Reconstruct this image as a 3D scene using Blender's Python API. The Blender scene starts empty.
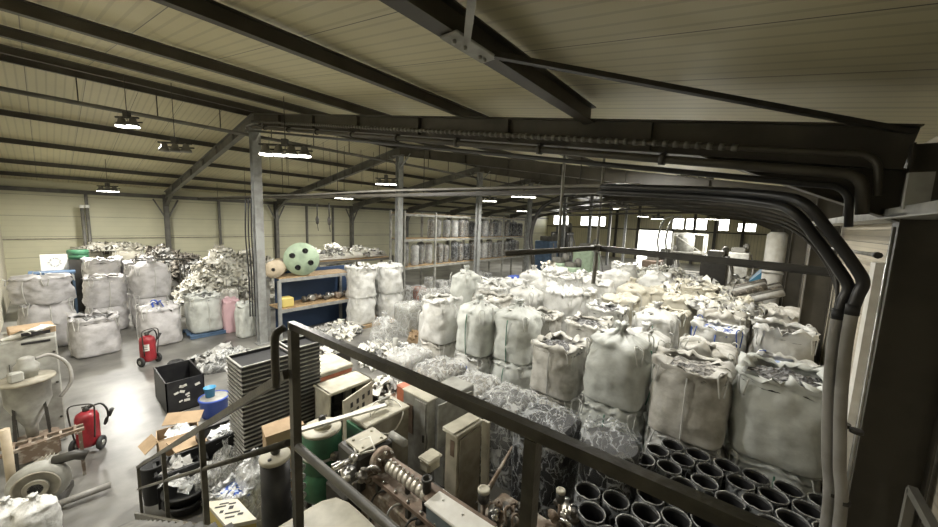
import bpy, math, random
from mathutils import Vector, Matrix, noise
R_ = random.Random(7)
EXPO = 0.22
PI = math.pi
COL = bpy.context.scene.collection
# ------------------------------------------------------------------ camera
FPX, YAW, PITCH, ROLL = 350.46, .685992, .1226235, .0355491
CAM = Vector((0, 0, 4.53))
cF = Vector((math.cos(YAW)*math.cos(PITCH), math.sin(YAW)*math.cos(PITCH), -math.sin(PITCH)))
cR0 = Vector((math.sin(YAW), -math.cos(YAW), 0)); cU0 = cR0.cross(cF)
cR = cR0*math.cos(ROLL)+cU0*math.sin(ROLL); cU = -cR0*math.sin(ROLL)+cU0*math.cos(ROLL)

def at(u, v, ax, val):
    """point of the place seen at photo pixel (u, v) on the plane ax = val"""
    d = cF + cR*((u-469)/FPX) - cU*((v-263.5)/FPX)
    i = 'xyz'.index(ax)
    return CAM + d*((val-CAM[i])/d[i])

cd = bpy.data.cameras.new('camera'); cam = bpy.data.objects.new('camera', cd); COL.objects.link(cam)
m = Matrix((cR, cU, -cF)).transposed().to_4x4(); m.translation = CAM; cam.matrix_world = m
cd.sensor_width = 36; cd.lens = FPX/938*36; cd.clip_start = .02; cd.clip_end = 300
bpy.context.scene.camera = cam

# ------------------------------------------------------------------ materials
def mat(name, col, rough=.6, metal=0., col2=None, scale=3., detail=4., mix=(.4, .65), bump=0., bscale=30., spec=.5, extra=None, coat=0.):
    mt = bpy.data.materials.new(name); mt.use_nodes = True
    nt = mt.node_tree; N = nt.nodes; L = nt.links; b = N['Principled BSDF']
    b.inputs['Base Color'].default_value = (*col, 1); b.inputs['Roughness'].default_value = rough
    b.inputs['Metallic'].default_value = metal; b.inputs['Specular IOR Level'].default_value = spec
    b.inputs['Coat Weight'].default_value = coat
    tc = N.new('ShaderNodeTexCoord')
    if col2:
        n = N.new('ShaderNodeTexNoise'); n.inputs['Scale'].default_value = scale; n.inputs['Detail'].default_value = detail
        r = N.new('ShaderNodeValToRGB'); r.color_ramp.elements[0].position = mix[0]; r.color_ramp.elements[1].position = mix[1]
        r.color_ramp.elements[0].color = (*col, 1); r.color_ramp.elements[1].color = (*col2, 1)
        L.new(tc.outputs['Object'], n.inputs['Vector']); L.new(n.outputs['Fac'], r.inputs['Fac']); L.new(r.outputs['Color'], b.inputs['Base Color'])
    if bump:
        n = N.new('ShaderNodeTexNoise'); n.inputs['Scale'].default_value = bscale; n.inputs['Detail'].default_value = 3
        bp = N.new('ShaderNodeBump'); bp.inputs['Strength'].default_value = bump; bp.inputs['Distance'].default_value = .02
        L.new(tc.outputs['Object'], n.inputs['Vector']); L.new(n.outputs['Fac'], bp.inputs['Height']); L.new(bp.outputs['Normal'], b.inputs['Normal'])
    return mt

def ribbed(name, col, col2, axis, rib, seam, rough=.5, ribdepth=.3, rib_shade=.22):
    """painted sheet with fine ribs and panel seams across the given axis"""
    mt = mat(name, col, rough)
    nt = mt.node_tree; N = nt.nodes; L = nt.links; b = N['Principled BSDF']
    tc = N.new('ShaderNodeTexCoord'); sp = N.new('ShaderNodeSeparateXYZ'); L.new(tc.outputs['Object'], sp.inputs[0])
    def frac(period):
        a = N.new('ShaderNodeMath'); a.operation = 'DIVIDE'; L.new(sp.outputs[axis], a.inputs[0]); a.inputs[1].default_value = period
        f = N.new('ShaderNodeMath'); f.operation = 'FRACT'; L.new(a.outputs[0], f.inputs[0]); return f
    def lt(f, v):
        g = N.new('ShaderNodeMath'); g.operation = 'LESS_THAN'; L.new(f.outputs[0], g.inputs[0]); g.inputs[1].default_value = v; return g
    n = N.new('ShaderNodeTexNoise'); n.inputs['Scale'].default_value = .6; n.inputs['Detail'].default_value = 6; L.new(tc.outputs['Object'], n.inputs['Vector'])
    r = N.new('ShaderNodeValToRGB'); r.color_ramp.elements[0].position = .4; r.color_ramp.elements[1].position = .7
    r.color_ramp.elements[0].color = (*col, 1); r.color_ramp.elements[1].color = (*col2, 1); L.new(n.outputs['Fac'], r.inputs['Fac'])
    s = lt(frac(seam), .012/seam)
    mx = N.new('ShaderNodeMix'); mx.data_type = 'RGBA'; L.new(s.outputs[0], mx.inputs[0]); L.new(r.outputs['Color'], mx.inputs[6])
    mx.inputs[7].default_value = (.1, .095, .07, 1); L.new(mx.outputs[2], b.inputs['Base Color'])
    rb = lt(frac(rib), .22); m2 = N.new('ShaderNodeMix'); m2.data_type = 'RGBA'; m2.blend_type = 'MULTIPLY'; fm = N.new('ShaderNodeMath'); fm.operation = 'MULTIPLY'; L.new(rb.outputs[0], fm.inputs[0]); fm.inputs[1].default_value = rib_shade; L.new(fm.outputs[0], m2.inputs[0]); L.new(mx.outputs[2], m2.inputs[6]); m2.inputs[7].default_value = (.2, .19, .15, 1); L.new(m2.outputs[2], b.inputs['Base Color']); bp = N.new('ShaderNodeBump'); bp.inputs['Strength'].default_value = ribdepth; bp.inputs['Distance'].default_value = .01  # rib strips darkened in the colour, standing in for relief shading
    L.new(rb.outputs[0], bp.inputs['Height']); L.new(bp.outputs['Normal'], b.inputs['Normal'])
    return mt

def emit(name, col, s):
    mt = bpy.data.materials.new(name); mt.use_nodes = True; N = mt.node_tree.nodes
    b = N['Principled BSDF']; b.inputs['Base Color'].default_value = (*col, 1); b.inputs['Emission Color'].default_value = (*col, 1); b.inputs['Emission Strength'].default_value = s
    return mt

def film(name, tint=(.85, .87, .88), thick=.35, scale=9., strength=1.):
    """crinkled clear plastic film: mostly clear, whitish along the creases, glossy"""
    mt = bpy.data.materials.new(name); mt.use_nodes = True
    nt = mt.node_tree; N = nt.nodes; L = nt.links; b = N['Principled BSDF']; out = N['Material Output']
    b.inputs['Base Color'].default_value = (*tint, 1); b.inputs['Roughness'].default_value = .22
    tc = N.new('ShaderNodeTexCoord')
    nd = N.new('ShaderNodeTexNoise'); nd.inputs['Scale'].default_value = scale*.6; nd.inputs['Detail'].default_value = 3
    L.new(tc.outputs['Object'], nd.inputs['Vector'])
    mv = N.new('ShaderNodeVectorMath'); mv.operation = 'MULTIPLY_ADD'; L.new(nd.outputs['Color'], mv.inputs[0]); mv.inputs[1].default_value = (.35, .35, .35); L.new(tc.outputs['Object'], mv.inputs[2])
    ls = []
    for k, (sc_, w_) in enumerate(((scale*.35, .06), (scale*.8, .05))):
        v = N.new('ShaderNodeTexVoronoi'); v.feature = 'DISTANCE_TO_EDGE'; v.inputs['Scale'].default_value = sc_
        mp = N.new('ShaderNodeMapping'); mp.inputs['Scale'].default_value = (1, 1.9 if k else 1, .75); mp.inputs['Rotation'].default_value = (.4, .3, .6*k)
        L.new(mv.outputs[0], mp.inputs['Vector']); L.new(mp.outputs[0], v.inputs['Vector'])
        q = N.new('ShaderNodeMapRange'); L.new(v.outputs['Distance'], q.inputs['Value']); q.inputs['From Max'].default_value = w_*1.5; q.interpolation_type = 'SMOOTHERSTEP'
        q.inputs['To Min'].default_value = 1.; q.inputs['To Max'].default_value = 0.; ls.append((q, v))
    mxx = N.new('ShaderNodeMath'); mxx.operation = 'MAXIMUM'; L.new(ls[0][0].outputs[0], mxx.inputs[0]); L.new(ls[1][0].outputs[0], mxx.inputs[1])
    mr = N.new('ShaderNodeMapRange'); L.new(mxx.outputs[0], mr.inputs['Value']); mr.inputs['To Min'].default_value = thick; mr.inputs['To Max'].default_value = min(1, thick+.40)
    ad = N.new('ShaderNodeMath'); ad.operation = 'ADD'; L.new(ls[0][1].outputs['Distance'], ad.inputs[0]); L.new(ls[1][1].outputs['Distance'], ad.inputs[1])
    bp = N.new('ShaderNodeBump'); bp.inputs['Strength'].default_value = strength; bp.inputs['Distance'].default_value = .06
    L.new(ad.outputs[0], bp.inputs['Height']); L.new(bp.outputs['Normal'], b.inputs['Normal'])
    t = N.new('ShaderNodeBsdfTransparent'); mx = N.new('ShaderNodeMixShader')
    L.new(mr.outputs[0], mx.inputs[0]); L.new(t.outputs[0], mx.inputs[1]); L.new(b.outputs[0], mx.inputs[2]); L.new(mx.outputs[0], out.inputs['Surface'])
    return mt

def scraps(name, cols, scale=14., rough=.6, bump=.8):
    """loose shredded material: voronoi patches in several colours"""
    mt = bpy.data.materials.new(name); mt.use_nodes = True
    nt = mt.node_tree; N = nt.nodes; L = nt.links; b = N['Principled BSDF']; b.inputs['Roughness'].default_value = rough
    tc = N.new('ShaderNodeTexCoord'); v = N.new('ShaderNodeTexVoronoi'); v.inputs['Scale'].default_value = scale
    L.new(tc.outputs['Object'], v.inputs['Vector']); sp = N.new('ShaderNodeSeparateColor'); L.new(v.outputs['Color'], sp.inputs[0])
    r = N.new('ShaderNodeValToRGB'); r.color_ramp.interpolation = 'CONSTANT'; e = r.color_ramp.elements
    e[0].color = (*cols[0], 1); e[1].color = (*cols[-1], 1); e[1].position = 1-1/len(cols)
    for i, c in enumerate(cols[1:-1]): q = e.new((i+1)/len(cols)); q.color = (*c, 1)
    L.new(sp.outputs[0], r.inputs['Fac']); L.new(r.outputs['Color'], b.inputs['Base Color'])
    bp = N.new('ShaderNodeBump'); bp.inputs['Strength'].default_value = bump; bp.inputs['Distance'].default_value = .04
    L.new(v.outputs['Distance'], bp.inputs['Height']); L.new(bp.outputs['Normal'], b.inputs['Normal'])
    return mt

M = {}
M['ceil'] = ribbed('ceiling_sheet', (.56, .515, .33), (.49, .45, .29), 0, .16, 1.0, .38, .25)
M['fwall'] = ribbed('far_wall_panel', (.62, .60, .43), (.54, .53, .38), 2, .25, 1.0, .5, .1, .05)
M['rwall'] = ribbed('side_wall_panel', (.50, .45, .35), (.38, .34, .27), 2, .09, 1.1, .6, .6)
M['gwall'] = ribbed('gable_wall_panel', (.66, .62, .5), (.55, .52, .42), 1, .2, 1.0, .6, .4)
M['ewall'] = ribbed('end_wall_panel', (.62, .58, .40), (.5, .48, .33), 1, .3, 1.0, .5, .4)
M['floor'] = mat('concrete_floor', (.25, .245, .225), .33, 0, (.10, .097, .09), .9, 12, (.36, .66), .15, 6)
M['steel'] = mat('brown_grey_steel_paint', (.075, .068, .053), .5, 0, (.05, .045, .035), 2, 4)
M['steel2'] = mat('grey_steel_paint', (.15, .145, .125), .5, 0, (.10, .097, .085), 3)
M['dark'] = mat('dark_steel', (.045, .042, .036), .45, 0, (.03, .028, .024), 5)
M['rail'] = mat('worn_dark_rail_paint', (.11, .102, .078), .38, .1, (.07, .065, .05), 9, 6, (.45, .6), .1, 60)
M['galv'] = mat('galvanised_metal', (.55, .55, .53), .35, .8, (.4, .4, .38), 6)
M['pipe_grey'] = mat('grey_plastic_hose', (.30, .29, .27), .45, 0, (.22, .21, .19), 4)
M['pipe_black'] = mat('black_hose', (.02, .02, .021), .35)
M['black'] = mat('black_plastic', (.018, .018, .02), .4, 0, (.03, .03, .03), 6)
M['blackmatt'] = mat('dull_black_plastic', (.022, .022, .022), .6)
M['bagw'] = mat('white_woven_sack', (.66, .66, .635), .5, 0, (.40, .395, .36), 4, 7, (.45, .75), .9, 6)  # darker mottling paints crumple shading along with dirt
M['bagg'] = mat('greyish_woven_sack', (.60, .62, .585), .5, 0, (.38, .39, .36), 4, 7, (.45, .78), .9, 6)  # second tone mixes grime with painted shading of the creases
M['bagd'] = mat('dirty_shaded_cream_woven_sack', (.62, .605, .56), .6, 0, (.30, .285, .24), 3.5, 7, (.42, .72), 1., 6)  # mottle is part dirt, part crumple shading put into the colour
M['bagc'] = mat('cream_woven_sack', (.60, .57, .475), .55, 0, (.44, .41, .33), 2.4, 5, (.4, .7), .7, 5)
M['bagv'] = mat('pale_lilac_white_sack', (.60, .585, .59), .5, 0, (.36, .35, .34), 4, 7, (.45, .75), .9, 6)  # mottled tone holds painted crumple shade and some dirt
M['liner'] = film('clear_liner', (.8, .81, .81), .55, 5)
M['film'] = film('stretch_film', (.72, .75, .76), .02, 6)
M['filmw'] = film('milky_film', (.72, .73, .71), .24, 6)
M['filmd'] = film('thin_stretch_film', (.6, .63, .65), .03, 9)
M['content_d'] = scraps('dark_regrind', [(.05, .05, .05), (.16, .16, .16), (.3, .3, .3), (.09, .085, .08)], 22)
M['content_g'] = scraps('grey_scrap', [(.20, .19, .17), (.42, .40, .36), (.10, .095, .085), (.3, .29, .27)], 18)
M['bluegrey'] = mat('blue_grey_enamel', (.20, .24, .26), .45, 0, (.14, .17, .19), 4)
M['content_w'] = scraps('white_scrap', [(.8, .78, .72), (.65, .63, .58), (.5, .48, .42), (.85, .84, .8)], 16)
M['content_b'] = scraps('blue_white_scrap', [(.06, .12, .45), (.75, .75, .74), (.3, .38, .6), (.8, .8, .8)], 14)
M['scrapw'] = mat('crumpled_white_sheet', (.80, .79, .72), .5, 0, (.70, .68, .6), 3, 3, (.4, .6))
M['scrapc'] = mat('crumpled_cream_sheet', (.64, .61, .52), .55, 0, (.44, .42, .35), 4, 4)
M['scrapg'] = mat('crumpled_grey_sheet', (.42, .42, .40), .5, 0, (.28, .27, .25), 4, 4)
M['scrapd'] = mat('dark_scrap_parts', (.10, .09, .075), .5, .2, (.32, .29, .24), 12, 4, (.5, .62))
M['strapg'] = mat('green_strap', (.07, .2, .14), .6)
M['strapb'] = mat('blue_strap', (.05, .12, .45), .6)
M['strapw'] = mat('white_strap', (.6, .6, .57), .6)
M['red'] = mat('red_enamel', (.33, .025, .035), .35, 0, (.2, .015, .02), 5, 6, coat=.2)
M['rubber'] = mat('black_rubber', (.03, .03, .03), .7)
M['white'] = mat('white_paint', (.78, .77, .72), .45, 0, (.66, .64, .58), 5)
M['beige'] = mat('beige_machine_enamel', (.50, .475, .38), .5, 0, (.33, .305, .235), 4.5, 8, (.42, .68))
M['beiged'] = mat('dusty_beige_enamel', (.34, .315, .25), .55, 0, (.22, .2, .155), 5, 8)
M['bgrey'] = mat('light_grey_machine_enamel', (.38, .38, .345), .5, 0, (.24, .235, .21), 4.5, 8)
M['green'] = mat('green_machine_enamel', (.045, .145, .075), .4, 0, (.03, .10, .055), 5, 5)
M['greenl'] = mat('pale_green_enamel', (.36, .46, .33), .5, 0, (.28, .36, .26), 5)
M['orange'] = mat('faded_orange_enamel', (.50, .17, .09), .5, 0, (.38, .13, .07), 5)
M['brown'] = mat('brown_dusty_steel', (.22, .16, .12), .5, .2, (.15, .11, .08), 8)
M['card'] = mat('cardboard', (.40, .29, .18), .8, 0, (.32, .225, .135), 5, 4, bump=.1)
M['cardw'] = mat('printed_white_carton', (.68, .65, .55), .6, 0, (.58, .54, .42), 5)
M['yellow'] = mat('yellow_carton_edge', (.62, .50, .16), .6)
M['blue'] = mat('blue_plastic', (.05, .10, .42), .4)
M['bluep'] = mat('blue_paint', (.10, .17, .28), .5, 0, (.07, .12, .2), 4)
M['cyan'] = mat('cyan_plastic', (.05, .24, .42), .45)
M['wood'] = mat('raw_wood', (.45, .32, .18), .7, 0, (.32, .22, .12), 8)
M['tan'] = mat('tan_kraft_wrap', (.46, .385, .28), .6, 0, (.37, .31, .22), 4)
M['pinkw'] = mat('pale_pink_sack', (.60, .40, .43), .5)
M['shelfsteel'] = mat('grey_rack_steel', (.33, .34, .33), .5, .2, (.25, .25, .24), 5)
M['rust'] = mat('rusty_machinery', (.20, .15, .11), .6, .4, (.42, .38, .32), 9, 6, (.5, .66))
M['chrome'] = mat('bright_bare_metal', (.62, .61, .58), .25, .9)
M['heater'] = mat('heater_band', (.60, .57, .50), .35, .4, (.48, .44, .38), 8)
M['curtain'] = mat('blue_tarpaulin', (.03, .06, .13), .6)
M['tarp'] = mat('dark_tarpaulin_roll', (.05, .045, .045), .6, 0, (.12, .1, .09), 7)
M['led'] = emit('led_diffuser', (1., .98, .88), 14)
M['ink'] = mat('black_ink', (.03, .03, .03), .7)
M['inkr'] = mat('red_ink', (.5, .08, .1), .7)
M['sky'] = emit('daylight_glass', (1., 1., .96), 7)
M['outside'] = emit('outdoor_yard', (1., 1., .93), 5)

# ------------------------------------------------------------------ mesh helpers
class MB:
    def __init__(s): s.v = []; s.f = []; s.m = []; s.sm = []; s.mats = []
    def mi(s, mt):
        if mt not in s.mats: s.mats.append(mt)
        return s.mats.index(mt)
    def add(s, vs, fs, mt=None, smooth=False):
        o = len(s.v); k = s.mi(mt) if mt else 0
        s.v += [tuple(p) for p in vs]
        for f in fs: s.f.append(tuple(i+o for i in f)); s.m.append(k); s.sm.append(smooth)
        return s
    def box(s, c, d, rz=0, mt=None, ry=0, rx=0):
        mx = Matrix.Translation(c) @ Matrix.Rotation(rz, 4, 'Z') @ Matrix.Rotation(ry, 4, 'Y') @ Matrix.Rotation(rx, 4, 'X')
        vs = [mx @ Vector((x*d[0]/2, y*d[1]/2, z*d[2]/2)) for x in (-1, 1) for y in (-1, 1) for z in (-1, 1)]
        return s.add(vs, [(0, 1, 3, 2), (4, 6, 7, 5), (0, 4, 5, 1), (2, 3, 7, 6), (0, 2, 6, 4), (1, 5, 7, 3)], mt)
    def bbox(s, c, d, rz=0, b=.02, mt=None):
        """box with bevelled upright and top edges (chamfer b)"""
        mx = Matrix.Translation(c) @ Matrix.Rotation(rz, 4, 'Z'); hx, hy, hz = d[0]/2, d[1]/2, d[2]/2
        def ring(z, k):
            x, y = hx-k, hy-k
            return [(x-b, -y, z), (x, -y+b, z), (x, y-b, z), (x-b, y, z), (-x+b, y, z), (-x, y-b, z), (-x, -y+b, z), (-x+b, -y, z)]
        vs = [mx @ Vector(p) for p in ring(-hz, b)+ring(-hz+b, 0)+ring(hz-b, 0)+ring(hz, b)]
        fs = [tuple(range(7, -1, -1)), tuple(range(24, 32))]
        for k in range(3):
            for i in range(8): fs.append((k*8+i, k*8+(i+1) % 8, k*8+8+(i+1) % 8, k*8+8+i))
        return s.add(vs, fs, mt)
    def bar(s, p, q, w, h, mt=None, up=(0, 0, 1)):
        p = Vector(p); q = Vector(q); d = (q-p).normalized(); up = Vector(up)
        if abs(d.dot(up)) > .99: up = Vector((1, 0, 0))
        a = d.cross(up).normalized(); b = a.cross(d)
        vs = [e+a*x*w/2+b*y*h/2 for e in (p, q) for x, y in ((-1, -1), (1, -1), (1, 1), (-1, 1))]
        return s.add(vs, [(3, 2, 1, 0), (4, 5, 6, 7), (0, 1, 5, 4), (1, 2, 6, 5), (2, 3, 7, 6), (3, 0, 4, 7)], mt)
    def ibeam(s, p, q, w, h, t=.012, mt=None, up=(0, 0, 1)):
        p = Vector(p); q = Vector(q); d = (q-p).normalized(); u = Vector(up)
        if abs(d.dot(u)) > .99: u = Vector((1, 0, 0))
        a = d.cross(u).normalized(); b = a.cross(d)
        s.bar(p+b*(h-t)/2, q+b*(h-t)/2, w, t, mt, up); s.bar(p-b*(h-t)/2, q-b*(h-t)/2, w, t, mt, up)
        return s.bar(p, q, t, h-2*t, mt, up)
    def tube(s, pts, r, n=10, mt=None, caps=True, rb=None):
        pts = [Vector(p) for p in pts]; rs = r if isinstance(r, (list, tuple)) else [r]*len(pts)
        vs = []; ref = None
        for i, p in enumerate(pts):
            d = (pts[min(i+1, len(pts)-1)]-pts[max(i-1, 0)]).normalized()
            if ref is None: ref = Vector((0, 0, 1)) if abs(d.z) < .9 else Vector((1, 0, 0))
            a = d.cross(ref).normalized(); b = a.cross(d).normalized(); ref = b
            for k in range(n):
                t = 2*PI*k/n; vs.append(p+a*math.cos(t)*rs[i]+b*math.sin(t)*rs[i]*(rb or 1))
        fs = []
        for i in range(len(pts)-1):
            for k in range(n): fs.append((i*n+k, i*n+(k+1) % n, (i+1)*n+(k+1) % n, (i+1)*n+k))
        s.add(vs, fs, mt, True)
        if caps:
            o = len(s.v)-len(vs); k = s.mi(mt) if mt else 0
            s.f += [tuple(o+j for j in range(n-1, -1, -1)), tuple(o+len(vs)-n+j for j in range(n))]; s.m += [k, k]; s.sm += [False, False]
        return s
    def lathe(s, prof, c=(0, 0, 0), n=24, mt=None, axis='z', smooth=True):
        vs = []; c = Vector(c)
        for r, z in prof:
            for k in range(n):
                t = 2*PI*k/n; x, y = r*math.cos(t), r*math.sin(t)
                vs.append(c+(Vector((x, y, z)) if axis == 'z' else Vector((z, x, y)) if axis == 'x' else Vector((y, z, x))))
        fs = []
        for i in range(len(prof)-1):
            for k in range(n): fs.append((i*n+k, i*n+(k+1) % n, (i+1)*n+(k+1) % n, (i+1)*n+k))
        s.add(vs, fs, mt, smooth)
        o = len(s.v)-len(vs); k = s.mi(mt) if mt else 0
        if prof[0][0] > 1e-4: s.f.append(tuple(o+j for j in range(n-1, -1, -1))); s.m.append(k); s.sm.append(False)
        if prof[-1][0] > 1e-4: s.f.append(tuple(o+len(vs)-n+j for j in range(n))); s.m.append(k); s.sm.append(False)
        return s
    def build(s, name, mt=None, parent=None, loc=None):
        me = bpy.data.meshes.new(name); me.from_pydata(s.v, [], s.f)
        for q in (s.mats or [mt]): me.materials.append(q)
        me.polygons.foreach_set('material_index', s.m); me.polygons.foreach_set('use_smooth', s.sm); me.update()
        o = bpy.data.objects.new(name, me); COL.objects.link(o)
        if parent: o.parent = parent
        if loc is not None: o.location = loc
        return o

def tag(o, label=None, cat=None, group=None, kind=None):
    if label: o['label'] = label
    if cat: o['category'] = cat
    if group: o['group'] = group
    if kind: o['kind'] = kind
    return o
def thing(name, label, cat, loc=(0, 0, 0), rz=0, group=None):
    o = bpy.data.objects.new(name, None); COL.objects.link(o); o.location = loc; o.rotation_euler = (0, 0, rz)
    o.empty_display_size = .1
    return tag(o, label, cat, group)
def struct(name, mb, mt, label=None, group=None, cat=None): return tag(mb.build(name, mt), label, cat, group, 'structure')
KIDS = {}
def copy_tree(o, parent=None):
    c = o.copy(); COL.objects.link(c)
    if parent: c.parent = parent
    for ch in [x for x in list(COL.objects) if x.parent == o]: copy_tree(ch, c)
    return c
def nz(x, y, z, s=0.): return noise.noise(Vector((x+s*13.7, y+s*7.1, z-s*3.3)))
PX = lambda u, v, z: at(u, v, 'z', z)

# ------------------------------------------------------------------ building shell
RY, RZ, SL, NW, FW, GW, LX = 13.03, 7.65, .164, -1.35, 26.8, -1.2, 52.7
def zr(y): return RZ-abs(y-RY)*SL
X0 = 4.64
b = MB(); b.box((25.6, 12.7, -.1), (56, 30, .2)); struct('floor', b, M['floor'])
b = MB()
zt = .30
for (ya, yb) in ((NW-.25, RY), (RY, FW+.25)):
    za, zb = zr(ya)+zt, zr(yb)+zt
    v = [(GW-.2, ya, za), (LX+.2, ya, za), (LX+.2, yb, zb), (GW-.2, yb, zb)]
    v += [(x, y, z+.1) for x, y, z in v]
    b.add(v, [(0, 3, 2, 1), (4, 5, 6, 7), (0, 1, 5, 4), (2, 3, 7, 6), (1, 2, 6, 5), (3, 0, 4, 7)])
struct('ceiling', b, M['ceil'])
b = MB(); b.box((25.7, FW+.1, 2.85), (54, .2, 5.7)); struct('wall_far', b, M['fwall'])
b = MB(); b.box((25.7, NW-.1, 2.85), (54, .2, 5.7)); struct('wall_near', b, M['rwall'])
def gable(x0, x1, holes=()):
    """gable wall between x0 and x1, built in strips so that the openings are real"""
    g = MB(); ys = sorted({NW-.2, RY, FW+.2, *[h for o in holes for h in o[:2]]})
    for a, c in zip(ys[:-1], ys[1:]):
        hs = sorted([(o[2], o[3]) for o in holes if o[0] <= a and o[1] >= c]); z = 0
        for lo, hi in hs:
            if lo > z: g.box(((x0+x1)/2, (a+c)/2, (z+lo)/2), (x1-x0, c-a, lo-z))
            z = hi
        v = [(x, y, q) for x in (x0, x1) for y, q in ((a, z), (c, z), (c, zr(c)+zt), (a, zr(a)+zt))]
        g.add(v, [(3, 2, 1, 0), (4, 5, 6, 7), (0, 1, 5, 4), (1, 2, 6, 5), (2, 3, 7, 6), (3, 0, 4, 7)])
    return g
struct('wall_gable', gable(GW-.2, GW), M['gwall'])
# openings of the end wall, found on its plane
DY = (at(637, 240, 'x', LX).y, at(672, 240, 'x', LX).y); door = (min(DY), max(DY), 0, 4.15)
wins = []
for ua, ub, va, vb in ((554, 568, 217, 229), (581, 605, 218, 230), (673, 683, 221, 232), (686, 706, 224, 233), (719, 728, 224, 234), (738, 755, 226, 236)):
    p, q = at(ua, va, 'x', LX), at(ub, vb, 'x', LX)
    wins.append((min(p.y, q.y), max(p.y, q.y), 4.35, 5.75 if q.y > 2 else 5.3))
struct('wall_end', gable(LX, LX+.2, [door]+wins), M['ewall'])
for i, w in enumerate(wins):
    yc = (w[0]+w[1])/2; f = MB(); zc = (w[2]+w[3])/2; hh = w[3]-w[2]
    for z in (w[2], w[3]): f.box((LX-.01, yc, z), (.12, w[1]-w[0]+.1, .08))
    for y in (w[0], w[1], yc): f.box((LX-.01, y, zc), (.12, .07, hh))
    fo = struct('window_%d' % (i+1), f, M['steel2'])
    g = MB(); g.box((LX+.12, yc, zc), (.01, w[1]-w[0], hh)); tag(g.build('window_pane', M['sky'], fo))
f = MB(); yc = (door[0]+door[1])/2
f.box((LX-.02, yc, 4.2), (.2, door[1]-door[0]+.3, .15)); f.box((LX-.02, door[0], 2.1), (.2, .15, 4.2)); f.box((LX-.02, door[1], 2.1), (.2, .15, 4.2))
struct('door_1', f, M['dark'])
b = MB(); b.box((LX+4, yc, 2.4), (.1, 16, 6.0)); tag(b.build('outdoor_yard_backdrop', M['outside']), kind='structure')
b = MB(); b.box((LX+2.2, yc, -.12), (4, 16, .1)); tag(b.build('outdoor_ground', M['floor']), kind='structure')
# dado rail / girts on the walls
b = MB(); b.bar((GW, FW-.06, 5.25), (LX, FW-.06, 5.25), .1, .2); struct('trim_1', b, M['steel2'])
b = MB(); b.bar((GW, FW-.04, 2.9), (LX, FW-.04, 2.9), .05, .05); struct('trim_2', b, M['beiged'])
b = MB(); b.bar((LX-.1, NW, 4.1), (LX-.1, FW, 4.1), .12, .15); struct('trim_3', b, M['steel'])
b = MB(); b.bar((4.9, NW+.06, 4.75), (LX, NW+.06, 4.75), .12, .12); struct('trim_4', b, M['steel2'])

# frames: rafters, ridge columns, wall columns
def rafter(x, y0, y1, up, depth=.36, w=.18):
    g = MB()
    g.ibeam((x, y0, zr(y0)-.12), (x, y1, zr(y1)-.12), w, depth, .014)
    # haunch at the eave and stiffeners
    e = y0 if abs(y0-RY) > abs(y1-RY) else y1; s = 1 if e < RY else -1
    v = []
    for dx in (-.007, .007): v += [(x+dx, e, zr(e)-.28), (x+dx, e+s*1.5, zr(e+s*1.5)-.28), (x+dx, e, zr(e)-.72)]
    g.add(v, [(0, 1, 2), (5, 4, 3), (0, 3, 4, 1), (1, 4, 5, 2), (2, 5, 3, 0)])
    g.bar((x, e, zr(e)-.72), (x, e+s*1.5, zr(e+s*1.5)-.29), w, .014)
    n = 7
    for k in range(1, n):
        y = y0+(y1-y0)*k/n; g.box((x, y, zr(y)-.12), (w-.02, .012, depth-.05))
    return g
ordn = ['first', 'second', 'third', 'fourth', 'fifth', 'sixth', 'seventh', 'eighth']
for k in range(0, 8):
    x = X0+6*k
    for s, (ya, yb) in (('near', (-.9, RY)), ('far', (RY, FW-.45))):
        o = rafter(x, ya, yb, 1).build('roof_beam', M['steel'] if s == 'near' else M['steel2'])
        tag(o, '%s rafter up from the camera on the %s side of the ridge' % (ordn[k], s), 'roof beam', 'sloping rafters', 'structure')
    t = MB(); d = .30 if k else .30
    H = zr(RY)-.3
    t.ibeam((x, RY, 0), (x, RY, H), .26, .26, .014, up=(0, 1, 0)); t.box((x, RY, .015), (.42, .42, .03)); t.box((x, RY, H-.01), (.3, .7, .025))
    for sy in (-1, 1):
        t.bar((x, RY+sy*.12, H-.5), (x, RY+sy*.75, H+.02), .05, .05)
    o = tag(t.build('steel_column', M['shelfsteel']), '%s grey column under the ridge counted from the camera' % ordn[k], 'column', 'ridge columns', 'structure')
    for s, y in (('near', -1.1), ('far', FW-.25)):
        t = MB(); hh = zr(y)-.05
        t.ibeam((x, y, 0), (x, y, hh), .2, .42 if s == 'near' else .36, .014, up=(0, 1, 0)); t.box((x, y, .015), (.3, .48, .03))
        t.box((x, y, hh-.45), (.19, .38, .012))
        if s == 'far':
            for sx in (-1, 1): t.bar((x, y-.1, 3.9), (x+sx*.55, y-.05, 5.1), .07, .07)
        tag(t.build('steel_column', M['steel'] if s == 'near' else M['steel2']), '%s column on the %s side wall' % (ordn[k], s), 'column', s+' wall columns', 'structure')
# purlins
for i, y in enumerate((4.11, 6.98, 9.7, 12.72, 13.4, 17.2, 20.1, 22.97, 25.2)):
    t = MB()
    if y < RY: t.ibeam((GW, y, zr(y)+.17), (LX, y, zr(y)+.17), .09, .17, .016)
    else: t.ibeam((GW, y, zr(y)+.18), (LX, y, zr(y)+.18), .08, .17, .016)
    tag(t.build('roof_beam', M['steel']), '%s purlin from the near eave running along the roof' % ['first', 'second', 'third', 'fourth', 'fifth', 'sixth', 'seventh', 'eighth', 'ninth'][i], 'purlin', 'purlins', 'structure')
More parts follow.
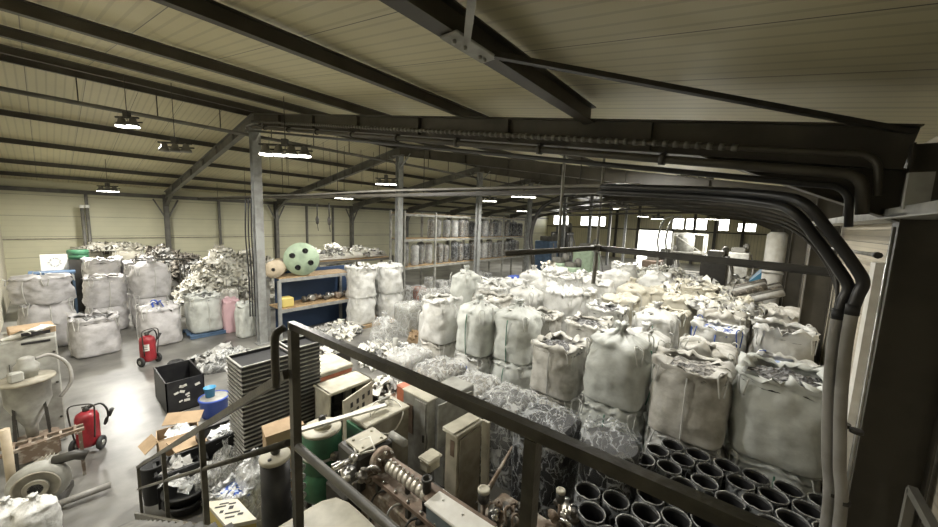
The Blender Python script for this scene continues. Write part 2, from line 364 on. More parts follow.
# heavy strut near the eave with splice plate and two braces
zs = 5.93
root = thing('roof_strut', 'heavy dark strut along the near roof slope with a bolted splice plate', 'roof beam', (2.1, 1.85, zs)); root['kind'] = 'structure'
t = MB(); t.ibeam((GW-2.1, 0, 0), (X0-2.1, 0, 0), .14, .2, .012); t.build('strut_body', M['steel'], root)
t = MB(); t.bbox((.05, -.03, -.113), (.5, .17, .02), 0, .008)
for dx in (-.18, -.06, .12, .18):
    t.lathe([(0.0, -.165), (.014, -.165), (.014, -.14)], (dx+.05, -.03, .012), 8)
t.build('splice_plate', M['bgrey'], root)
t = MB(); t.bar((.25, -.08, -.1), (X0-2.1, -2.75, -.55), .05, .04); t.build('brace', M['dark'], root)
t = MB(); t.bar((-.05, -.08, -.1), (GW-2.1, -3.1, -.5), .05, .04); t.build('brace', M['bgrey'], root)
t = MB(); t.ibeam((GW, -1.12, 5.22), (X0-.25, -1.12, 5.22), .2, .46, .014); tag(t.build('eave_shade_beam', M['steel']), 'dark eave beam added above the ledge for the shade on the side wall', 'beam', None, 'structure')  # added dark and tall to stand in for shade on the upper wall
# crown pipe under the ridge with drop rods
root = thing('ridge_pipe', 'long thin pipe hung on rods beneath the ridge', 'pipe', (GW, 13.4, 7.08))
t = MB(); t.tube([(0, 0, 0), (53.5, 0, 0)], .055, 8); t.tube([(0, .18, .03), (53.5, .18, .03)], .03, 6); t.build('pipe', M['steel2'], root)
for k in range(34):
    t = MB(); t.bar((.5+k*1.5, 0, .05), (.5+k*1.5, .0, .62), .025, .025); t.build('hanger_rod', M['steel'], root)
# many thin droppers beyond the first rafter
for k in range(14):
    x = 5.3+k*.42+(.15 if k % 3 else 0); y = 14.6+(k % 2)*.5
    t = MB(); t.tube([(x, y, zr(y)+.2), (x+.02, y, 5.6+.3*(k % 3))], .008, 5)
    tag(t.build('hanging_wire', M['dark']), 'thin wires hanging from the roof beyond the first ridge column', 'wire', 'hanging wires')

# ------------------------------------------------------------------ pipes and trays
# pipes following the first rafter, then down by the wall column
def rz_(y, dz): return zr(y)-.12-.18+dz
for i, (dx, dz, r, mt, yend, nm, lb) in enumerate((
        (-.16, -.08, .045, 'steel', -.55, 'conduit', 'smooth grey conduit clamped under the first rafter'),
        (-.15, .09, .028, 'steel', -.55, 'flexible_conduit', 'ribbed thin conduit along the web of the first rafter'),
        (-.2, -.2, .03, 'pipe_black', -.5, 'conduit', 'black pipe lowest under the first rafter'))):
    pts = [(X0+dx, y, rz_(y, dz)) for y in (12.75, 9, 5, 2, 0)]; e_ = at((839, 851, 828)[i], 150, 'x', X0+dx); zq = rz_(e_.y, dz); pts += [(X0+dx, e_.y+.12, rz_(e_.y+.12, dz))]+[(X0+dx, e_.y-.02-.16*math.sin(a_*PI/12), zq-.16*(1-math.cos(a_*PI/12))) for a_ in range(1, 7)]+[(X0+dx, e_.y-.20, zq-.36)]
    root = thing(nm, lb, 'pipe', (0, 0, 0))
    t = MB(); t.tube(pts, r, 10); t.build('pipe', M[mt], root)
    if i == 1:
        g = MB()
        for k in range(120):
            y = 12.8-k*.105; g.tube([(X0+dx, y, rz_(y, dz)), (X0+dx, y-.05, rz_(y-.05, dz))], .036, 8)
        tag(g.build('rib_rings', M['steel2'], root), kind='stuff')
    if i == 0:
        for k in range(8):
            y = 11.8-k*1.55; g = MB(); g.tube([(X0+dx, y, rz_(y, dz)), (X0+dx, y-.06, rz_(y-.06, dz))], .065, 10); g.box((X0+dx, y-.03, rz_(y, dz)+.065), (.12, .05, .02)); g.build('clamp', M['dark'], root)
# twin black hoses: along Y below the roof, bend, and drop as grey pipes to the floor
def smooth_path(P, n=8):
    P = [Vector(p) for p in P]; out = []
    for i in range(len(P)-1):
        p0, p1, p2, p3 = P[max(i-1, 0)], P[i], P[i+1], P[min(i+2, len(P)-1)]
        for k in range(n):
            t = k/n; out.append(.5*((2*p1)+(-p0+p2)*t+(2*p0-5*p1+4*p2-p3)*t*t+(-p0+3*p1-3*p2+p3)*t*t*t))
    return out+[P[-1]]
XH = 4.25
for i, (dx, dy) in enumerate(((.035, .035), (-.035, -.03))):
    dz = -dy
    P = [at(600, 189, 'x', XH+.9), at(700, 193, 'x', XH+.6), at(770, 199, 'x', XH+.2), at(800, 208, 'x', XH), at(824, 236, 'x', XH), at(846, 266, 'x', XH), at(856, 284, 'x', XH), at(851, 298, 'x', XH), at(846, 311, 'x', XH)]
    P = [p+Vector((dx, dy, dz)) for p in P]
    root = thing('duct_hose', ['black hose of the twin bend by the side wall, inner one', 'black hose of the twin bend by the side wall, outer one'][i], 'hose')
    t = MB(); t.tube(smooth_path(P), .043, 12); t.build('hose', M['pipe_black'], root)
    e = P[-1]; t = MB(); t.tube([e+Vector((0, 0, .04)), e-Vector((0, 0, .05))], .0455, 12); t.build('cuff', M['blackmatt'], root)
    t = MB(); o_ = Vector((dx, dy, 0)); g3 = at(833, 525, 'x', XH)+o_; t.tube(smooth_path([e, at(840, 345, 'x', XH)+o_, at(835, 400, 'x', XH)+o_, at(834, 460, 'x', XH)+o_, g3, Vector((g3.x, g3.y, .02))]), .042, 12); t.build('grey_section', M['pipe_grey'], root)
    for zz in (.25, .9):
        t = MB(); t.tube([g3+Vector((0, 0, zz)), g3+Vector((0, 0, zz+.03))], .044, 12); t.build('clip', M['dark'], root)
# extra thin lines following the hoses
for i in range(4):
    P = [at(560, 203+i*4, 'x', XH+.9), at(680, 200+i*4, 'x', XH+.7), at(760, 207+i*4, 'x', XH+.5), at(806, 226+i*4, 'x', XH+.3), at(838, 275+i*3, 'x', XH+.2), at(834+i*3, 340, 'x', XH+.15), at(829+i*2, 430, 'x', XH+.15), at(826+i*2, 527, 'x', XH+.15)]
    P = [p+Vector((i*.035+.1, 0, 0)) for p in P]
    t = MB(); t.tube(smooth_path(P, 5), .014, 6)
    tag(t.build('cable', M['dark']), 'thin dark cables sagging behind the twin black hoses', 'cable', 'cables by the side wall')
# cable tray across the hall at about camera height
XT = 6.1
root = thing('cable_tray', 'long metal cable tray with hoses running across the hall beyond the first column', 'cable tray', (XT, 0, 0))
a, c = at(250, 199, 'x', XT), at(640, 192, 'x', XT)
za = (a.z+c.z)/2
t = MB(); t.bar((0, c.y, c.z), (0, FW-1, a.z+.05), .26, .03); t.bar((-.13, c.y, c.z+.03), (-.13, FW-1, a.z+.08), .015, .05); t.bar((.13, c.y, c.z+.03), (.13, FW-1, a.z+.08), .015, .05)
t.build('tray_channel', M['steel'], root)
for k in range(3):
    t = MB(); t.tube(smooth_path([(-.1+k*.1, c.y, c.z+.1), (-.1+k*.1, 8, za+.14), (-.08+k*.1, 12, za+.12), (-.08+k*.1, 17, za+.15), (-.1+k*.1, FW-1.2, a.z+.14)]), .03, 8)
    t.build('hose', M['pipe_grey'], root)
for k in range(6):
    y = c.y+1+k*4; t = MB(); t.tube([(0, y, za+.05), (0, y, zr(y)-.1)], .01, 6); t.build('hanger_rod', M['dark'], root)
# hoses dropping down on the first ridge column
for k in range(3):
    t = MB(); t.tube(smooth_path([(X0-.2-k*.06, RY-.05+k*.06, 5.0), (X0-.22-k*.07, RY-.03+k*.06, 3.8), (X0-.2-k*.06, RY-.04+k*.06, 2.6), (X0-.2-k*.06, RY-.02+k*.06, 1.0)]), .022, 8)
    tag(t.build('hanging_cable', M['pipe_black']), 'black cables dropping down the first ridge column', 'cable', 'cables on the first ridge column')
# two hooks hanging from the tray
for k, u in enumerate((317, 329)):
    p = at(u, 203, 'x', XT)
    t = MB(); t.tube([p, p+Vector((0, 0, -.45))], .02, 6); t.lathe([(.0, -.75), (.05, -.7), (.06, -.55), (.03, -.45)], p, 8); t.tube([p+Vector((0, 0, -.72)), p+Vector((0.03, 0, -.95))], .012, 6)
    tag(t.build('hanging_plug', M['dark']), ['hanging cable plug under the tray, nearer the first column', 'hanging cable plug under the tray, further from the first column'][k], 'plug')
# hung steel frame (channel rails) over the bags
ZF = 4.15
pc, pe, pl = PX(597, 248, ZF), PX(838, 273, ZF), PX(505, 253.5, ZF)
root = thing('hung_rail_frame', 'dark steel rail frame hung over the bags with a corner above them', 'rail', pc)
t = MB(); t.ibeam((0, 0, 0), pe-pc, .07, .09, .012); t.build('rail', M['dark'], root)
t = MB(); t.ibeam((0, 0, 0), (pl-pc), .07, .07, .012); t.build('rail', M['steel2'], root)
t = MB(); t.bbox((0, 0, -.01), (.12, .12, .12)); t.build('corner_joint', M['galv'], root)
for k, (fx, fy) in enumerate(((0, 0), (.5, 0))):
    q = (pl-pc)*fx; t = MB(); t.tube([q, q+Vector((0, 0, 1.55))], .022, 8); t.build('drop_rod', M['bgrey'], root)
t = MB(); t.tube([(0, 0, 0), (-.02, .01, -.6)], .035, 8); t.build('drop_tube', M['bgrey'], root)
# ledge beam on the near wall, stub pipes, bracket
root = thing('wall_ledge_beam', 'grey ledge channel fixed high on the near wall beside the first column', 'beam', (0, 0, 0))
l0, l1 = at(812, 226, 'y', -.95), at(921, 203, 'y', -.95)
l1 = Vector((l1.x, l1.y, l0.z)); l2 = Vector((1.2, -.95, l0.z))
t = MB(); t.bar(l0, l2, .3, .03); t.bar(l0+Vector((0, .14, .03)), l2+Vector((0, .14, .03)), .02, .07); t.build('channel', M['bgrey'], root)
q = at(915, 205, 'y', -.85); t = MB(); t.box((q.x, -.85, q.z+.1), (.06, .12, .26)); t.build('end_bracket', M['bgrey'], root)
p0, p1 = at(829, 248, 'y', -1.0), at(876, 255, 'y', -1.0)
t = MB(); t.tube([p0, p1], .022, 8, M['bgrey']); t.tube([p1, p1+Vector((-.1, 0, 0))], .035, 8, M['dark'])
tag(t.build('mounted_pipe_stub', M['bgrey']), 'short pale pipe stub with a dark end by the wall column', 'pipe')
t = MB(); t.tube([(X0-.14, -.86, .02), (X0-.14, -.86, 4.6)], .012, 6)
tag(t.build('cable', M['galv']), 'thin cable tied to the flange of the near wall column', 'cable')
t = MB(); t.box((6.3, NW+.2, 2.3), (.22, .12, 3.8))
tag(t.build('wall_post', M['white']), 'pale upright post against the side wall behind the twin hoses', 'post')
t = MB(); t.bar(at(912, 490, 'y', -.9), at(937, 535, 'y', -.9), .04, .05); t.bar(at(912, 490, 'y', -.9), at(912, 490, 'y', -.9)+Vector((0, 0, -1.6)), .04, .04)
tag(t.build('mounted_bracket', M['steel2']), 'bent bracket bar low beside the near wall column', 'bracket')

# ------------------------------------------------------------------ lamps
def hung_rod(parent, z0, y, r=.008):
    t = MB(); t.tube([(0, 0, .1), (0, 0, zr(y)+.15-z0)], r, 6); t.build('drop_cord', M['dark'], parent)
def area(parent, size, energy, dz=-.02, sx=None):
    l = bpy.data.lights.new('lamp_light', 'AREA'); l.shape = 'RECTANGLE'; l.size = sx or size; l.size_y = size; l.energy = energy; l.color = (1., .97, .90)
    o = bpy.data.objects.new('lamp_light', l); COL.objects.link(o); o.parent = parent; o.location = (0, 0, dz)
def highbay(name, label, x, y, z, n, energy, w=.26, rz=0, on=True, group=None):
    root = thing(name, label, 'lamp', (x, y, z), rz, group)
    for i in range(n):
        cx = (i-(n-1)/2)*w
        t = MB(); t.lathe([(w*.48, 0), (w*.46, .05), (w*.3, .09), (w*.25, .17), (w*.12, .2)], (cx, 0, 0), 14); t.build('reflector', M['steel2'], root)
        if on:
            t = MB(); t.lathe([(w*.46, -.022), (w*.46, -.002)], (cx, 0, 0), 14); t.build('diffuser', M['led'], root)
    t = MB(); t.bar((-n*w/2, 0, .2), (n*w/2, 0, .2), .06, .04); t.bar((-n*w/2, .1, .12), (n*w/2, .1, .12), .02, .03)
    t.build('mounting_bar', M['dark'], root)
    t = MB(); t.box((0, 0, .27), (.12, .1, .12)); t.build('driver_box', M['dark'], root)
    hung_rod(root, z, y)
    if on: area(root, w*.8, energy, -.03, n*w)
    return root
CR = YAW-PI/2
highbay('high_bay_lamp', 'large lit four-module lamp hanging in front of the first ridge column', 3.43, 8, 5.78, 4, 400, .27, CR+.05)
highbay('high_bay_lamp', 'small lit lamp under the long ridge pipe on the far roof slope', 1.49, 12, 6.49, 2, 260, .27, CR)
highbay('linear_lamp', 'narrow lit lamp hanging close to the far side wall', 1.85, 21, 5.2, 3, 480, .28, CR)
highbay('high_bay_lamp', 'unlit dark lamp between two lit ones below the rafter', 2.15, 10.9, 5.9, 3, 0, .24, CR+.1, False)
highbay('high_bay_lamp', 'lit lamp beside the second ridge column', 8.2, 10.8, 5.75, 3, 200, .26, CR)
highbay('high_bay_lamp', 'wide lit lamp under the dark tray beyond the third column', 15.0, 9, 5.75, 4, 150, .3, CR)
highbay('high_bay_lamp', 'small lit lamp above the tall wrapped rolls', 15.5, 11.4, 5.6, 3, 160, .25, CR)
highbay('high_bay_lamp', 'lit lamp in front of the pale end wall, left of the doorway', 17.1, 5, 5.3, 3, 150, .26, CR)
highbay('high_bay_lamp', 'small lit lamp seen above the bright doorway', 24.7, 5, 5.03, 3, 150, .28, CR)
highbay('high_bay_lamp', 'lamp behind the first rafter over the bags', 8.6, 2.6, 6.1, 4, 200, .26, CR)
highbay('high_bay_lamp', 'lamp behind the second rafter over the bags', 12.4, 1.6, 5.95, 4, 120, .26, CR)
highbay('high_bay_lamp', 'lamp behind the dark rafter, further over the bags', 12.6, 6.2, 6.45, 4, 130, .26, CR)
highbay('high_bay_lamp', 'distant lamp far along the near side of the hall', 30, 2.5, 5.2, 4, 500, .3, CR)
highbay('high_bay_lamp', 'distant lamp far along the hall by the racks', 30, 18, 5.6, 4, 500, .3, CR)
highbay('high_bay_lamp', 'distant lamp far along the hall near the end wall', 42, 10, 5.6, 4, 500, .3, CR)
highbay('high_bay_lamp', 'lit lamp high over the scrap beyond the second column', 12, 20, 5.6, 4, 420, .28, CR)
highbay('high_bay_lamp', 'unseen lamp added near the gable wall over the stairs', -.5, 6.2, 5.75, 3, 130, .26, CR)  # added out of view to brighten the machines and front sacks
def crumple(mb, c, s, sd, mt=None, flat=.6, n=7):
    """one crumpled sheet: a grid folded by noise, closed by its own thickness"""
    rr = random.Random(sd); ax = Matrix.Rotation(rr.uniform(0, 6.28), 3, 'Z') @ Matrix.Rotation(rr.uniform(-.9, .9), 3, 'X')
    vs = []
    for a in (1, -1):
        for i in range(n):
            for j in range(n):
                x, y = (i/(n-1)-.5)*s, (j/(n-1)-.5)*s
                edge = min(i, j, n-1-i, n-1-j) == 0
                p = Vector((x+nz(x*4/s, y*4/s, 1, sd)*.35*s, y+nz(x*4/s, y*4/s, 5, sd)*.35*s, (nz(x*5/s, y*5/s, 9, sd)+.4*nz(x*11/s, y*11/s, 2, sd))*flat*s+(0 if edge else a*.08*s)))
                vs.append(Vector(c)+ax @ p)
    fs = []; N2 = n*n
    for i in range(n-1):
        for j in range(n-1):
            q = (i*n+j, i*n+j+1, (i+1)*n+j+1, (i+1)*n+j); fs.append(q[::-1]); fs.append(tuple(k+N2 for k in q))
    for i in range(n-1):
        for q in ((i, i+1), ((n-1)*n+i+1, (n-1)*n+i), ((i+1)*n, i*n), (i*n+n-1, (i+1)*n+n-1)):
            fs.append((q[0], q[1], q[1]+N2, q[0]+N2))
    mb.add(vs, fs, mt, True)
# ------------------------------------------------------------------ sacks
def sack_mesh(sd, w, h, top, bulge=.06, lean=0., n=44, m=15):
    """woven bulk sack: squarish bulging body; top = open | tied | slack. Returns dict of MBs"""
    rr = random.Random(sd); body = MB(); vs = []; rings = []
    def ring(z, k, e, amp, fr=3.2, zj=0.):
        o = len(vs)
        for i in range(n):
            t = 2*PI*i/n; c, s = math.cos(t), math.sin(t)
            r = (abs(c)**e+abs(s)**e)**(-1/e)*w/2*k
            d = nz(c*fr*.6, s*fr*.6, z*fr, sd)*amp+nz(c*fr*2, s*fr*2, z*fr*1.4, sd+9)*amp*.7+nz(c*9, s*9, z*7, sd+4)*amp*.35
            # sagging folds that fan out of the corners
            cn = abs(math.sin(2*t)); d += math.sin(z*17+cn*5+sd)*.006*(1-cn)*(1 if amp < .06 else 2)
            r += d*w
            vs.append((c*r+lean*z, s*r, z+(nz(c*5, s*5, sd*1.7)*zj if zj else 0)))
        rings.append(o)
    ring(0, .80, 5, .0)
    ring(.03, .92, 5, .008)
    for j in range(1, m+1):
        t = j/m
        ring(t*h, .93+bulge*math.sin(PI*min(1, t*1.05))**.7*1.2-(.06*max(0, t-.8)/.2), 4.6-2.0*math.sin(PI*t), .03+.035*t)
    parts = {}
    if top == 'open':
        ring(h+.04*h, .97, 4.5, .05, 4, .05); ring(h+.08*h, .97, 4.2, .09, 5, .12); ring(h+.10*h, .93, 4.0, .12, 6, .16)
        ring(h+.09*h, .84, 3.6, .2, 7, .16); ring(h+.07*h, .74, 3.2, .24, 7, .14); ring(h+.05*h, .80, 3.6, .1, 6, .06); ring(h+.04*h, .90, 4, .06, 5, .06); ring(h-.10*h, .86, 4, .04)
        c = MB(); cv = []; K = 9
        cv.append((lean*h, 0, h+.02+.06*rr.random()))
        for a in range(1, K+1):
            for i in range(28):
                t = 2*PI*i/28; cc, ss = math.cos(t), math.sin(t); e = 4
                r = (abs(cc)**e+abs(ss)**e)**(-1/e)*w/2*.90*a/K
                z = h+.05*(1-a/K)*w+nz(cc*r*7, ss*r*7, sd)*.09*w-.05*h*(a/K)**4
                cv.append((cc*r+lean*h, ss*r, z))
        cf = [(0, 1+i, 1+(i+1) % 28) for i in range(28)]
        for a in range(K-1):
            for i in range(28): cf.append((1+a*28+i, 1+(a+1)*28+i, 1+(a+1)*28+(i+1) % 28, 1+a*28+(i+1) % 28))
        c.add(cv, cf, None, True); parts['contents'] = c
    elif top == 'tied':
        for q, (zz, k) in enumerate(((.05, .88), (.10, .70), (.15, .48), (.19, .28), (.22, .14), (.27, .10), (.31, .16), (.36, .22))):
            ring(h+zz*h, k, 3.-q*.12, .05+.012*q if q < 4 else .03, 6, .06)
        o = len(vs); vs.append((lean*h, 0, h*1.33)); rings.append(None)
    else:
        for q, (zz, k) in enumerate(((.03, .96), (.06, .84), (.07, .66), (.085, .46), (.08, .24))):
            ring(h+zz*h, k, 3.6, .06, 5, .16)
        vs.append((lean*h, 0, h*1.06)); rings.append(None)
    fs = [tuple(range(n-1, -1, -1))]
    for a, b_ in zip(rings[:-1], rings[1:]):
        for i in range(n):
            if b_ is None: fs.append((a+i, a+(i+1) % n, len(vs)-1))
            else: fs.append((a+i, a+(i+1) % n, b_+(i+1) % n, b_+i))
    body.add(vs, fs, None, True); parts['body'] = body
    loops = []
    for k in range(4):
        t = PI/4+k*PI/2; c, s = math.cos(t), math.sin(t); r = w/2*1.19
        L_ = MB(); a = .16*w; fl = rr.uniform(-.14, .05); up = rr.uniform(-.02, .10)
        tx, ty = -s, c
        P = [(c*r*.99-tx*a*.2+lean*h, s*r*.99-ty*a*.2, h*.80), (c*r*.97-tx*a*.4+lean*h, s*r*.97-ty*a*.4, h*1.0),
             (c*(r+fl*.5)-tx*a*.4+lean*h, s*(r+fl*.5)-ty*a*.4, h*1.05+up), (c*(r+fl)+lean*h, s*(r+fl), h*1.08+up*1.15),
             (c*(r+fl*.5)+tx*a*.4+lean*h, s*(r+fl*.5)+ty*a*.4, h*1.05+up), (c*r*.97+tx*a*.4+lean*h, s*r*.97+ty*a*.4, h*1.0), (c*r*.99+tx*a*.2+lean*h, s*r*.99+ty*a*.2, h*.80)]
        L_.tube(smooth_path(P, 3), .011, 5); loops.append(L_)
    parts['loops'] = loops
    sm = MB()
    for k in ((2,) if sd % 2 else (3,)):
        t = k*PI/2+.02; c, s = math.cos(t), math.sin(t)
        P = []
        for j in range(0, 11):
            z = h*(.02+.96*j/10); tt = z/h; r = w/2*(.935+bulge*math.sin(PI*min(1, tt*1.05))**.7*1.2-(.06*max(0, tt-.8)/.2))+.012+.035*w*tt
            P.append((c*r+lean*z, s*r, z))
        sm.tube(P, .012, 5)
    parts['seam'] = sm
    return parts
SK = {}
def sack(name, kind, label, loc, w=1.08, h=1.2, rz=0., mt='bagw', cont='content_g', strap='strapw', cat='bulk bag', group=None, mini=False, sc=(1, 1, 1), low=False):
    """kind: (seed, top, bulge, lean). The first of a kind is built, later ones copy its parts and share their meshes"""
    key = (kind, mt, cont, strap, mini, low)
    if key not in SK:
        sd, top, bulge, lean = kind
        p = sack_mesh(sd, 1.0, 1.1, top, bulge, lean)
        root = thing(name, None, None)
        p['body'].build('sack_body', M[mt], root)
        if 'contents' in p: p['contents'].build('contents', M[cont], root)
        if not mini:
            for L_ in p['loops']: L_.build('lifting_loop', M['strapb' if strap == 'strapb' else 'strapw'], root)
            p['seam'].build('side_seam', M[strap], root)
        if top != 'open' and not low:
            t = MB()
            for q in range(2):
                a_ = q*1.7+sd; rr_ = .08+.1*(q % 3); crumple(t, (rr_*math.cos(a_), rr_*math.sin(a_), 1.1*(1.10 if top == 'tied' else 1.05)+(.08-.25*rr_ if top == 'tied' else 0)), .3, sd*7+q, None, .25, 8)
            tag(t.build('crumpled_neck', M['bagw' if mt in ('bagg', 'bagv') else mt], root), kind='stuff')
        SK[key] = root; o = root
    else:
        o = copy_tree(SK[key]); o.name = name
        if 'group' in o: del o['group']
    tag(o, label, cat, group)
    o.location = loc; o.rotation_euler = (0, 0, rz); o.scale = (w*sc[0], w*sc[1], h/1.1*sc[2])
    return o
OP = [(1, 'open', .05, 0), (2, 'open', .08, .04), (3, 'open', .03, 0), (4, 'open', .09, -.03)]
TI = [(11, 'tied', .06, 0), (12, 'tied', .09, .03), (13, 'tied', .04, 0)]
SL_ = [(21, 'slack', .05, 0), (22, 'slack', .10, .02), (23, 'slack', .07, -.04)]
GF = 'big bags in the front row'
# front row along X = 7.1 (upper and lower sack of each stack)
def stack(X, Y, zt, kinds, mats, lab, w=1.1, cont='content_g', strap='strapw', rz=0, hs=(1.1, 1.1), grp=None, conts=None):
    z = 0
    for i, (k, mt, lb) in enumerate(zip(kinds, mats, lab)):
        last = i == len(kinds)-1
        hh = hs[i]*(1 if last else .92)
        sack('bulk_bag', k, lb, (X+R_.uniform(-.02, .02), Y+R_.uniform(-.01, .01), z), w, hh, rz+R_.uniform(-.03, .03), mt, cont if last else 'content_g', strap, group=grp, low=not last)
        z += hh*1.085+.01
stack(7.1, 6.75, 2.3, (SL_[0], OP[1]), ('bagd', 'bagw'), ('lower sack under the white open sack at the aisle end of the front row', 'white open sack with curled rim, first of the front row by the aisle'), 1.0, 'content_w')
stack(7.15, 5.45, 2.3, (SL_[1], TI[0]), ('bagw', 'bagg'), ('white lower sack printed with two blue stripes', 'pale grey sack with a green cord on top of the blue-striped sack'), 1.04, strap='strapg')
stack(7.5, 4.45, 2.3, (SL_[2], TI[2]), ('bagg', 'bagg'), ('lower sack of the smooth grey-green stack', 'smooth grey-green sack with clear liner and green tie on its top'), 1.12, strap='strapg')
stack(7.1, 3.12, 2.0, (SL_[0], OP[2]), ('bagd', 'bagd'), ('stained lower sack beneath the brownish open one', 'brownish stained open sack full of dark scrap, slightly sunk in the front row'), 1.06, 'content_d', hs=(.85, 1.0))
stack(7.1, 1.9, 2.3, (SL_[2], TI[1]), ('bagg', 'bagg'), ('grey lower sack behind the clear wrapped roll', 'smooth pale grey tied sack with a green knot between two dirty open sacks'), 1.14, strap='strapg', hs=(1.1, 1.12))
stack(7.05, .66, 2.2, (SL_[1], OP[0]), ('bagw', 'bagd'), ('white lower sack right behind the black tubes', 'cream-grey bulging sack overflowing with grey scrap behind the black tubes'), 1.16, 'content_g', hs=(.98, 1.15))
stack(7.25, -.55, 2.2, (SL_[0], OP[3]), ('bagg', 'bagg'), ('grey lower sack by the side wall hoses', 'large grey sack beside the twin hoses with a dark dip in its top'), 1.2, 'content_d', strap='strapg', hs=(1.0, 1.25))
# blue stripes on the striped lower sack
for o in list(COL.objects):
    if o.get('label') == 'white lower sack printed with two blue stripes':
        for dy in (-.09, .06):
            t = MB(); vs = [(-.5-.012-.03*math.sin(PI*z/1.1)-q, y, z) for q in (0, .012) for z in (.35, .5, .65, .8, .95) for y in (dy-.035, dy+.035)]
            t.add(vs, [(2*k, 2*k+1, 2*k+3, 2*k+2) for k in range(4)]+[(10+2*k+2, 10+2*k+3, 10+2*k+1, 10+2*k) for k in range(4)]+[(2*k, 2*k+2, 12+2*k, 10+2*k) for k in range(4)]+[(2*k+3, 2*k+1, 11+2*k, 13+2*k) for k in range(4)])
            st_ = t.build('blue_stripe', M['strapb'], o)
